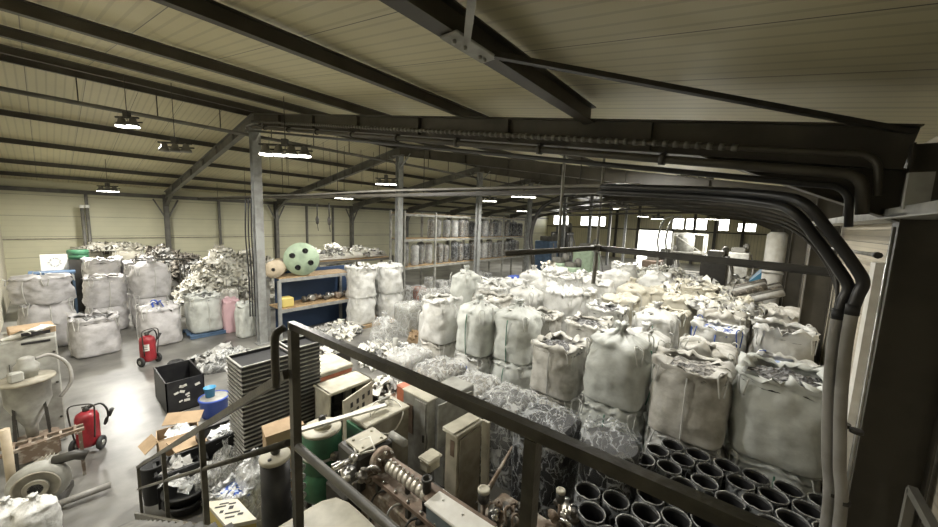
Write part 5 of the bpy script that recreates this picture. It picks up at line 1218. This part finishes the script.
# plastic film heaps on the floor
heap('film_pile', 'clear crumpled film heap on the floor before the tray stack', 'film pile', (PX(222, 362, .1).x, PX(222, 362, .1).y, 0), .85, .6, .42, 40, .34, (M['filmw'], M['scrapg']), 31)
heap('film_pile', 'pale film spilled on the floor near the smooth white sacks', 'film pile', (PX(385, 352, .2).x, PX(385, 352, .2).y, 0), .9, .8, .5, 46, .36, (M['filmw'], SW), 32)
heap('film_pile', 'white film scraps on the floor behind the scrap bin', 'film pile', (PX(338, 330, .2).x, PX(338, 330, .2).y, 0), .8, .7, .45, 40, .34, (SW, SG), 33)
heap('mixed_scrap_heap', 'tangled dark and pale scrap between the open cabinet and the film-covered loads', 'scrap heap', (PX(388, 383, 1.0).x, PX(388, 383, 1.0).y, 0), .5, .5, 1.1, 90, .26, (M['scrapd'], SG, SW), 34)
bag(384, 330, .9, .8, 1.1, TI[1], 'filmw', 'content_g', 'tall crumpled milky bag standing in the aisle before the loads')
p = PX(384, 337, .95); t = MB(); t.tube([(p.x, p.y-.55, 0), (p.x, p.y-.55, 1.05)], .08, 14); tag(t.build('grey_tube', M['bgrey']), 'upright grey tube in front of the milky bag in the aisle', 'tube')
heap('wood_chip_heap', 'brown chips heaped in the aisle by the first front row sack', 'chips', (PX(417, 333, .3).x, PX(417, 333, .3).y, 0), .4, .4, .35, 40, .14, (M['card'], M['wood']), 35)
t = MB(); p = PX(405, 385, 1.2); t.bbox((p.x, p.y, .6), (.2, .3, 1.2), 0, .02); tag(t.build('orange_post', M['orange']), 'orange block just above the tall light cabinet under the rail', 'block')
# ------------------------------------------------------------------ wheeled fire extinguishers
def extinguisher(u, v, lb, rz=0., sc=1., F_=0):
    p = PX(u, v, 0); root = thing('wheeled_extinguisher', lb, 'fire extinguisher', (p.x, p.y, 0), rz); root.scale = (sc,)*3
    t = MB(); t.lathe([(.13, .1), (.165, .13), (.17, .2), (.17, .68), (.15, .75), (.08, .80), (.05, .81)], (0, 0, 0), 26); t.build('cylinder_body', M['red'], root)
    t = MB(); t.lathe([(.05, .8), (.05, .86), (.03, .87), (.03, .9), (.001, .9)], (0, 0, 0), 14); t.tube([(-.06, 0, .88), (.1, 0, .91)], .014, 6); t.build('valve_head', M['dark'], root)
    t = MB(); t.tube(smooth_path([(-.15, -.12, .3), (-.19, -.14, .8), (-.17, -.13, .97), (0, -.13, 1.0), (.17, -.13, .97), (.19, -.14, .8), (.15, -.12, .3)], 4), .013, 6); t.build('push_handle', M['dark'], root)
    t = MB(); t.tube(smooth_path([(.04, .0, .86), (.2, .05, .9), (.28, .08, .72), (.25, .1, .5), (.2, .12, .42), (.24, .1, .55), (.31, .08, .62)], 5), .017, 8); h = t.build('hose', M['rubber'], root)
    t = MB(); t.tube([(.3, .08, .6), (.36, .06, .76)], [.02, .035], 10); t.build('nozzle', M['rubber'], h)
    for s in (-1, 1): t = MB(); t.lathe([(.12, -.03), (.13, -.015), (.13, .015), (.12, .03), (.05, .03), (.05, -.03)], (s*.2, -.04, .13), 22, axis='x'); wh = t.build('wheel', M['rubber'], root); t = MB(); t.lathe([(.05, -.035), (.05, .035), (.02, .045)], (s*.2, -.04, .13), 14, axis='x'); t.build('hub', M['galv'], wh)
    t = MB(); t.tube([(-.2, -.04, .13), (.2, -.04, .13)], .015, 8); t.build('axle', M['dark'], root)
    t = MB(); n = 7
    vs = [(.1725*math.cos(a_), .1725*math.sin(a_), z) for z in (.42, .6) for a_ in [3.6+k*.13 for k in range(n)]]
    t.add(vs, [(k, k+1, n+k+1, n+k) for k in range(n-1)]); lbp = t.build('paper_label', M['white'], root)
    for z in (.56, .52, .46): t = MB(); t.add([(.1735*math.cos(a_), .1735*math.sin(a_), zz) for zz in (z, z+.015) for a_ in [3.7+k*.12 for k in range(5)]], [(k, k+1, 6+k, 5+k) for k in range(4)]); t.build('label_text', M['ink'], lbp)
    return root
extinguisher(90, 449, 'red wheeled fire extinguisher with black hose beside the grey cabinet', -.5, .95)
extinguisher(149, 364, 'red wheeled fire extinguisher standing in front of the blue-bow sack', .4, 1.08)
t = MB(); p = PX(176, 364, 0); t.lathe([(.16, 0), (.2, .05), (.16, .1), (.1, .1), (.1, 0)], (p.x, p.y, 0), 22); tag(t.build('rubber_ring', M['rubber']), 'black rubber ring on the floor beside the blue-bow sack', 'ring')
# ------------------------------------------------------------------ left grey cabinet and loader
p = PX(68, 439, 0); x1 = p.x; y0 = p.y; sx = x1-(-1.12); H_ = 2.1
root = thing('machine_cabinet', 'big pale grey machine cabinet with two black slots at the left wall', 'cabinet', (x1-sx/2, y0+.45, 0))
t = MB(); t.bbox((0, 0, H_/2), (sx, .9, H_), 0, .02); t.build('cabinet_body', M['bgrey'], root)
for k in range(2): t = MB(); q = at(36, 333+k*9, 'y', y0); t.box((q.x-(x1-sx/2), -.455, q.z), (.34, .012, .06-.02*k)); t.build('slot', M['black'], root)
for z in (.5, 1.2, 1.8): t = MB(); t.lathe([(.02, -.47), (.02, -.45)], (sx/2-.05, 0, z), 8, axis='y'); t.build('bolt', M['dark'], root)
t = MB(); t.box((0, -.46, .9), (.01, .01, 1.6)); t.build('panel_joint', M['dark'], root)
for k, (ox, w_, h_, m_, lb) in enumerate(((-.35, .5, .14, 'card', 'flat cardboard box on the big grey cabinet, left'), (.28, .55, .12, 'card', 'flat cardboard box on the big grey cabinet, right'))):
    t = MB(); t.bbox((x1-sx/2+ox, y0+.55, H_+h_/2), (w_, .5, h_), .1*k, .01); tag(t.build('flat_carton', M[m_]), lb, 'carton')
t = MB(); crumple(t, (x1-.35, y0+.2, H_+.08), .5, 5, None, .15); tag(t.build('paper_sheet', M['scrapw']), 'crumpled pale sheet on the front edge of the grey cabinet', 'paper')
# hopper loader
p = PX(26, 379, 1.55)
root = thing('vacuum_loader', 'grey conical material loader with a motor on its lid at the left edge', 'machine', (p.x, p.y, 0))
t = MB(); t.lathe([(.07, .5), (.08, .7), (.27, 1.15), (.27, 1.52), (.3, 1.52)], (0, 0, 0), 30); t.build('hopper', M['bgrey'], root)
t = MB(); t.lathe([(.33, 1.52), (.34, 1.54), (.34, 1.57), (.001, 1.58)], (0, 0, 0), 30); t.build('lid', M['beiged'], root)
t = MB(); t.lathe([(.12, 1.58), (.12, 1.66), (.15, 1.67), (.15, 1.78), (.1, 1.84), (.1, 1.9), (.06, 1.93), (.001, 1.93)], (.02, .04, 0), 22); t.build('motor', M['bgrey'], root)
t = MB(); t.bbox((-.1, -.13, 1.66), (.16, .14, .17), .3, .02); t.build('terminal_box', M['bgrey'], root)
t = MB(); t.tube(smooth_path([(.12, .1, 1.85), (.3, .15, 1.86), (.48, .1, 1.65), (.5, .0, 1.35), (.36, -.02, 1.1)], 6), .028, 8); t.build('hose', M['pipe_grey'], root)
for a_ in (.8, 2.4, 4, 5.5): t = MB(); t.bar((.24*math.cos(a_), .24*math.sin(a_), 1.2), (.3*math.cos(a_), .3*math.sin(a_), 0), .035, .035); t.build('leg', M['dark'], root)
t = MB(); t.bbox((.05, .0, .3), (.5, .45, .35), 0, .03); t.build('receiver_box', M['rust'], root)
# blower
p = PX(52, 488, .3)
root = thing('ring_blower', 'dusty grey snail-shaped ring blower on the floor at the lower left', 'blower', (p.x-.1, p.y+.1, 0), -.25)
t = MB(); t.lathe([(.08, -.2), (.12, -.2), (.14, -.17), (.24, -.17), (.31, -.12), (.33, -.05), (.31, .03), (.26, .08), (.2, .1)], (0, 0, .42), 34, axis='y'); t.build('volute', M['bgrey'], root)
t = MB(); t.lathe([(.22, -.175), (.235, -.185), (.25, -.175)], (0, 0, .42), 30, axis='y'); t.lathe([(.12, -.205), (.13, -.215), (.14, -.2)], (0, 0, .42), 24, axis='y'); t.build('front_ribs', M['beiged'], root)
t = MB(); t.lathe([(.08, -.205), (.001, -.205)], (0, 0, .42), 20, axis='y'); t.build('intake_hole', M['black'], root)
t = MB(); t.lathe([(.17, .1), (.17, .42), (.14, .46), (.001, .46)], (0, 0, .42), 24, axis='y'); t.build('motor', M['bgrey'], root)
for k in range(12): t = MB(); a_ = .4+k*.22; t.box((.19*math.cos(a_), .26, .42+.19*math.sin(a_)), (.03, .3, .008), 0, None, -a_); t.build('cooling_fin', M['beiged'], root)
for s in (-.2, .2): t = MB(); t.box((s, .1, .05), (.08, .5, .1)); t.build('foot', M['dark'], root)
t = MB(); t.tube([(.15, -.03, .7), (.38, -.03, .72), (.5, -.03, .66)], .07, 12); t.build('outlet', M['dark'], root)
t = MB(); t.tube([(.05, -.25, .1), (.75, -.15, .12)], .05, 10); t.build('base_pipe', M['pipe_grey'], root)
p = PX(10, 470, .6); t = MB(); t.tube([(p.x, p.y, 0), (p.x, p.y, 1.25)], .05, 12); tag(t.build('upright_tan_pipe', M['tan']), 'tan upright pipe at the left edge in front of the blower', 'pipe')
p = PX(38, 446, .75); t = MB()
t.bar((p.x-.5, p.y, .75), (p.x+.5, p.y+.05, .8), .05, .05); t.bar((p.x-.45, p.y+.3, .75), (p.x+.5, p.y+.3, .75), .05, .05)
for x in (-.45, .45): t.bar((p.x+x, p.y, 0), (p.x+x, p.y, .78), .04, .04); t.bar((p.x+x, p.y+.3, 0), (p.x+x, p.y+.3, .76), .04, .04)
for k in range(6): t.bar((p.x-.4+k*.16, p.y-.02, .78), (p.x-.4+k*.16, p.y+.32, .78), .03, .02)
tag(t.build('workbench', M['rust']), 'rusty open bench between the loader and the blower', 'frame')
for (u, v, z, w_, lb) in ((32, 508, .5, .42, 'white small sack in front of the blower'), (4, 512, .5, .42, 'white small sack cut by the left edge of the picture')):
    p = PX(u, v, z); sack('small_sack', TI[1], lb, (p.x, p.y, 0), w_, .5, .4, 'bagw', 'content_g', 'strapw', 'sack', mini=True)
# ------------------------------------------------------------------ far left wall things
p = at(55, 262, 'y', 22.5)
root = thing('picture_board', 'white board with a faint round picture standing on the blue frame desk', 'board', (p.x, 22.5, 1.86), 0)
t = MB(); t.box((0, 0, .33), (.78, .05, .66)); t.build('board', M['white'], root)
t = MB()
for k in range(14): a_ = k*.45; t.box((.13*math.cos(a_)*(1+.3*(k % 2)), -.03, .33+.17*math.sin(a_)), (.06, .01, .04), 0, None, a_)
t.build('faint_picture', M['scrapg'], root)
root = thing('blue_desk', 'blue framed desk with dark openings under the picture board', 'desk', (p.x-.1, 22.2, 0))
for x in (-.5, .55): t = MB(); t.box((x, 0, .9), (.07, .8, 1.8)); t.build('leg', M['blue'] if False else M['bluep'], root)
t = MB(); t.box((0, 0, 1.81), (1.25, .9, .08)); t.build('desk_top', M['bluep'], root)
t = MB(); t.box((0, .3, 1.2), (1.05, .05, 1.0)); t.build('back_panel', M['black'], root)
q = at(78, 254, 'y', 22.6); t = MB(); t.lathe([(.32, 0), (.33, .15), (.31, .17), (.33, .19), (.33, .36), (.31, .38), (.001, .38)], (q.x, 22.6, q.z-.2), 22, M['green']); t.box((q.x, 22.6, (q.z-.2)/2), (.6, .6, q.z-.2), 0, M['dark'])
tag(t.build('green_drum', M['green']), 'dark green drum on a block behind the rear left sacks', 'drum')
for k, u in enumerate((82, 87)):
    q0_, q1_ = at(u, 208, 'y', 25.5), at(u+1.5, 262, 'y', 25.5); root = thing('standing_pipe', ['left one of the two dark pipes with white tips at the far wall', 'right one of the two dark pipes with white tips at the far wall'][k], 'pipe', (q0_.x, 25.5, 0))
    t = MB(); t.tube([(0, 0, 0), (0, 0, q0_.z)], .07, 10); t.build('pipe_body', M['steel2'], root)
    t = MB(); t.tube([(0, 0, q0_.z), (0, 0, q0_.z+.15)], .09, 10); t.build('white_tip', M['white'], root)
yt = cream_top.y+.35; q0_, q1_ = at(93, 252, 'y', yt), at(136, 251, 'y', yt)
t = MB(); t.tube([q0_, (q0_+q1_)/2+Vector((0, 0, .03)), q1_], [.13, .16, .13], 16)
tag(t.build('tarpaulin_roll', M['tarp']), 'dark rolled tarpaulin lying above the rear left sacks', 'roll')
t = MB()
for u in (88, 220): q = at(u, 230, 'y', FW-.12); t.box((q.x, FW-.1, 2.65), (.12, .16, 5.3))
q = at(88, 230, 'y', FW-.1)
for i, u in enumerate((89, 220, 307, 333)):
    q = at(u, 230, 'y', FW-.1); t = MB(); t.box((q.x, FW-.1, 2.65), (.12, .16, 5.3)); tag(t.build('wall_mullion_column', M['steel2']), '%s slim post of the far wall counted from the left' % ordn[i], 'column', 'slim far wall posts', 'structure')
t = MB(); t.lathe([(.001, -.1), (.1, -.06), (.12, 0), (.1, .06), (.001, .1)], (GW+.15, at(8, 257, 'x', GW).y, at(8, 257, 'x', GW).z), 12); tag(t.build('wall_fitting', M['black']), 'small black round fitting on the gable wall at the left edge', 'wall fitting')
q = at(3, 230, 'x', GW); t = MB(); t.box((GW+.12, q.y, 2.9), (.24, .3, 5.8)); tag(t.build('gable_column', M['white']), 'pale pilaster of the gable wall at the left edge', 'column', None, 'structure')
# ------------------------------------------------------------------ racks with wrapped rolls
q0_ = PX(404, 268, 2.0); ry = q0_.y; rx0 = q0_.x
rx1 = at(524, 250, 'y', ry).x
root = rack('pallet_rack', 'long pale steel rack holding upright wrapped rolls beyond the second column', rx0, ry, rx1, (2.0, 3.45, 4.75), 4.9, 1.1, 'bgrey', (0, 2.2, (rx1-rx0)*.5, (rx1-rx0)*.75, rx1-rx0))
lv = (2.037, 3.487)
for j, z in enumerate(lv):
    n = int((rx1-rx0)/.62)
    for k in range(n):
        if j == 1 and k < 3: continue
        x = rx0+.42+k*.62; h = (1.1 if j == 0 else 1.0)+rr.uniform(-.1, .12); mt = [M['black'], M['scrapd'], M['steel2'], M['scrapg'], M['black']][rr.randrange(5)]
        root = thing('wrapped_roll', 'upright film-wrapped roll on the %s shelf of the long rack' % ('lower' if j == 0 else 'upper'), 'roll', (x, ry+.4+rr.uniform(-.1, .2), z), 0, 'rolls on the %s rack shelf' % ('lower' if j == 0 else 'upper'))
        t = MB(); t.lathe([(.2, 0), (.22, .1), (.2, h*.5), (.22, h*.9), (.17, h)], (0, 0, 0), 14); t.build('roll', mt, root)
        t = MB(); t.lathe([(.235, 0), (.24, h*.3), (.23, h*.6), (.24, h*.92), (.15, h+.06), (.001, h+.05)], (0, 0, 0), 14); t.build('plastic_wrap', M['film'], root)
for k in range(9):
    x = rx0+.6+k*.9; w_ = rr.uniform(.5, .75); h = rr.uniform(.7, 1.2); mt = ['scrapd', 'orange', 'bgrey', 'scrapg', 'black', 'tan', 'scrapg', 'bgrey', 'black'][k]
    if x > rx1-.5: break
    wrapped('wrapped_bale', '%s film-wrapped bale from the left under the long rack' % (ordn+['ninth'])[k], (x, ry+.56, 0), w_, w_, h, mt, .1, 0, k+20, 'filmw')
for k, (u, v, z, lb) in enumerate(((410, 303, 1.2, 'clear wrapped sack next to the smooth white sacks'), (432, 290, 1.3, 'clear wrapped rolls before the long rack'), (452, 287, 1.3, 'silvery wrapped rolls before the rack post'), (497, 279, 1.6, 'silver wrapped block under the rack rail'), (516, 276, 1.5, 'blue box beside the silver wrapped block'))):
    p = PX(u, v, z)
    if k == 4: t = MB(); t.bbox((p.x, p.y, z/2), (.7, .7, z), 0, .03); tag(t.build('blue_container', M['blue']), lb, 'box')
    else: wrapped('wrapped_bale', lb, (p.x, p.y, 0), 1.0, .9, z-.1, ['bgrey', 'scrapd', 'scrapg', 'galv'][k], .14, 0, k+40, 'filmw')
# ------------------------------------------------------------------ far machines
def block(name, label, cat, u, vtop, z, w_, d_, mt, X_=None, rz=0):
    p = PX(u, vtop, z); root = thing(name, label, cat, (p.x, p.y, 0), rz)
    t = MB(); t.bbox((0, 0, z/2), (w_, d_, z), 0, .04); t.build('body', M[mt], root); return root, p
def far(u, X_): q = at(u, 240, 'x', X_); return q.y
for k, (X_, u, z, w_, d_, mt, lb) in enumerate(((18.5, 560, 2.6, 1.0, .9, 'greenl', 'pale green bin standing behind the arched-handle sack'), (18.6, 573, 2.4, .9, .9, 'greenl', 'shorter pale green bin beside the taller one'),
        (27, 547, 3.4, 1.6, 1.4, 'bluep', 'blue machine body far back left of the pale green machine'), (30, 562, 4.2, 1.6, 1.5, 'dark', 'dark tall machine beside the far blue one'), (22, 588, 3.3, 1.6, 1.2, 'greenl', 'pale green machine under the hung rail'),
        (26, 655, 2.6, 1.6, 1.0, 'brown', 'brown machine with reels under the bright doorway'), (30, 668, 2.9, 1.6, 1.2, 'dark', 'dark machine right of the brown reels'), (28, 718, 3.1, 2.2, 1.4, 'dark', 'dark machine block beneath the distant windows'), (33, 740, 3.2, 2.4, 1.4, 'bgrey', 'grey machine block beneath the distant windows near the side wall'))):
    y = far(u, X_); root = thing('far_machine', lb, 'machine', (X_, y, 0))
    t = MB(); t.bbox((0, 0, z*.45), (w_, d_, z*.9), 0, .05); t.build('machine_body', M[mt], root)
    t = MB(); t.bbox((0, 0, z*.95), (w_*.6, d_*.6, z*.12), 0, .04); t.lathe([(.2, z*.9), (.2, z*1.05), (.1, z*1.1)], (w_*.3, -d_*.3, 0), 12); t.build('top_unit', M['steel2'], root)
    for s in (-1, 1): t = MB(); t.tube(smooth_path([(s*w_*.3, -d_*.55, .3), (s*w_*.4, -d_*.7, z*.5), (s*w_*.2, -d_*.55, z*.85)], 4), .05, 8); t.build('hose', M['pipe_grey'], root)
    t = MB(); t.box((0, -d_/2-.02, z*.55), (w_*.5, .04, z*.3)); t.build('panel', M['bgrey'], root)
# white framed tower with silo
X_ = 31; y = far(690, X_)
root = thing('silo_tower', 'white framed tower with a pale silo beneath the distant windows', 'tower', (X_, y, 0)); root.scale = (.9, .9, .86)
for sx_ in (-1, 1):
    for sy_ in (-1, 1): t = MB(); t.box((sx_*.9, sy_*1.1, 2.4), (.12, .12, 4.8)); t.build('post', M['white'], root)
t = MB()
for z in (1.4, 3.2, 4.75):
    for s in (-1, 1): t.box((s*.9, 0, z), (.1, 2.2, .1)); t.box((0, s*1.1, z), (1.8, .1, .1))
t.bar((-.9, -1.1, 3.2), (-.9, 1.1, 4.7), .07, .07); t.build('frame', M['white'], root)
t = MB(); t.lathe([(.2, 2.6), (.65, 3.2), (.65, 4.5), (.5, 4.8), (.001, 4.9)], (0, .3, 0), 22); t.build('silo', M['bgrey'], root)
root = thing('white_column_tank', 'tall white cylindrical tank by the side wall behind the blue cover', 'tank', (17.2, at(781, 250, 'x', 17.2).y+.15, 0))
t = MB(); t.lathe([(.3, 0), (.3, 4.4), (.2, 4.5), (.001, 4.5)], (0, 0, 0), 22); t.build('tank_body', M['white'], root)
t = MB(); t.box((0, 0, 3.0), (.62, .62, .05)); t.build('band', M['galv'], root)
p = PX(764, 268, 2.9); root = thing('blue_cover', 'bright blue sheet cover over goods by the side wall', 'cover', (p.x, p.y, 0))
t = MB(); V = [(-.6, -.45, 2.3), (.6, -.45, 2.3), (.6, .45, 2.3), (-.6, .45, 2.3), (-.45, -.05, 2.9), (.45, .05, 2.9)]; t.add(V, [(3, 2, 1, 0), (0, 1, 5, 4), (2, 3, 4, 5), (1, 2, 5), (3, 0, 4)]); t.build('sheet', M['cyan'], root)
t = MB(); t.bbox((0, 0, 1.15), (1.1, .8, 2.3), 0, .05); t.build('goods', M['card'], root)
# arched dark hose far back and the hall's other hoses
t = MB(); P = [at(533, 262, 'x', 20), at(531, 235, 'x', 20), at(540, 210, 'x', 20), at(560, 197, 'x', 20), at(575, 194, 'x', 20)]
P = [Vector((P[0].x, P[0].y, 0))]+P; t.tube(smooth_path(P, 6), .12, 10); tag(t.build('arched_hose', M['dark']), 'thick dark hose arching up before the far grey wall', 'hose')
for k, u in enumerate((650, 658)):
    t = MB(); g_ = at(u+8, 256, 'x', 24); P = [Vector((g_.x, g_.y, 0)), g_, at(u+8, 238, 'x', 24), at(u+14, 220, 'x', 24), at(u+24, 216, 'x', 24)]
    t.tube(smooth_path(P, 6), .06, 8); tag(t.build('arched_hose', M['bgrey']), ['thin pale hose arching in front of the bright doorway, left one', 'thin pale hose arching in front of the bright doorway, right one'][k], 'hose')
X_ = 38
for k, u in enumerate((615, 637)):
    y = far(u, LX-.3); t = MB(); t.ibeam((LX-.25, y, 0), (LX-.25, y, zr(y)), .3, .3, .02, up=(0, 1, 0)); tag(t.build('end_wall_column', M['steel']), '%s dark column against the end wall, left of the doorway' % ('left' if k == 0 else 'right'), 'column', None, 'structure')
for k, u in enumerate((693, 714, 742)):
    y = far(u, LX-.3); t = MB(); t.ibeam((LX-.25, y, 0), (LX-.25, y, zr(y)), .3, .3, .02, up=(0, 1, 0)); tag(t.build('end_wall_column', M['steel']), '%s dark column of the end wall right of the doorway' % ordn[k], 'column', None, 'structure')
# ------------------------------------------------------------------ world and view
w = bpy.data.worlds.new('world'); bpy.context.scene.world = w; w.use_nodes = True
w.node_tree.nodes['Background'].inputs[0].default_value = (.75, .85, 1, 1); w.node_tree.nodes['Background'].inputs[1].default_value = 1.0
S = bpy.context.scene
S.view_settings.view_transform = 'Standard'; S.view_settings.look = 'None'; S.view_settings.gamma = 1; S.view_settings.use_curve_mapping = False
S.view_settings.exposure = EXPO
S.cycles.max_bounces = 8; S.cycles.transparent_max_bounces = 24; S.cycles.use_denoising = True; S.cycles.sample_clamp_indirect = 6
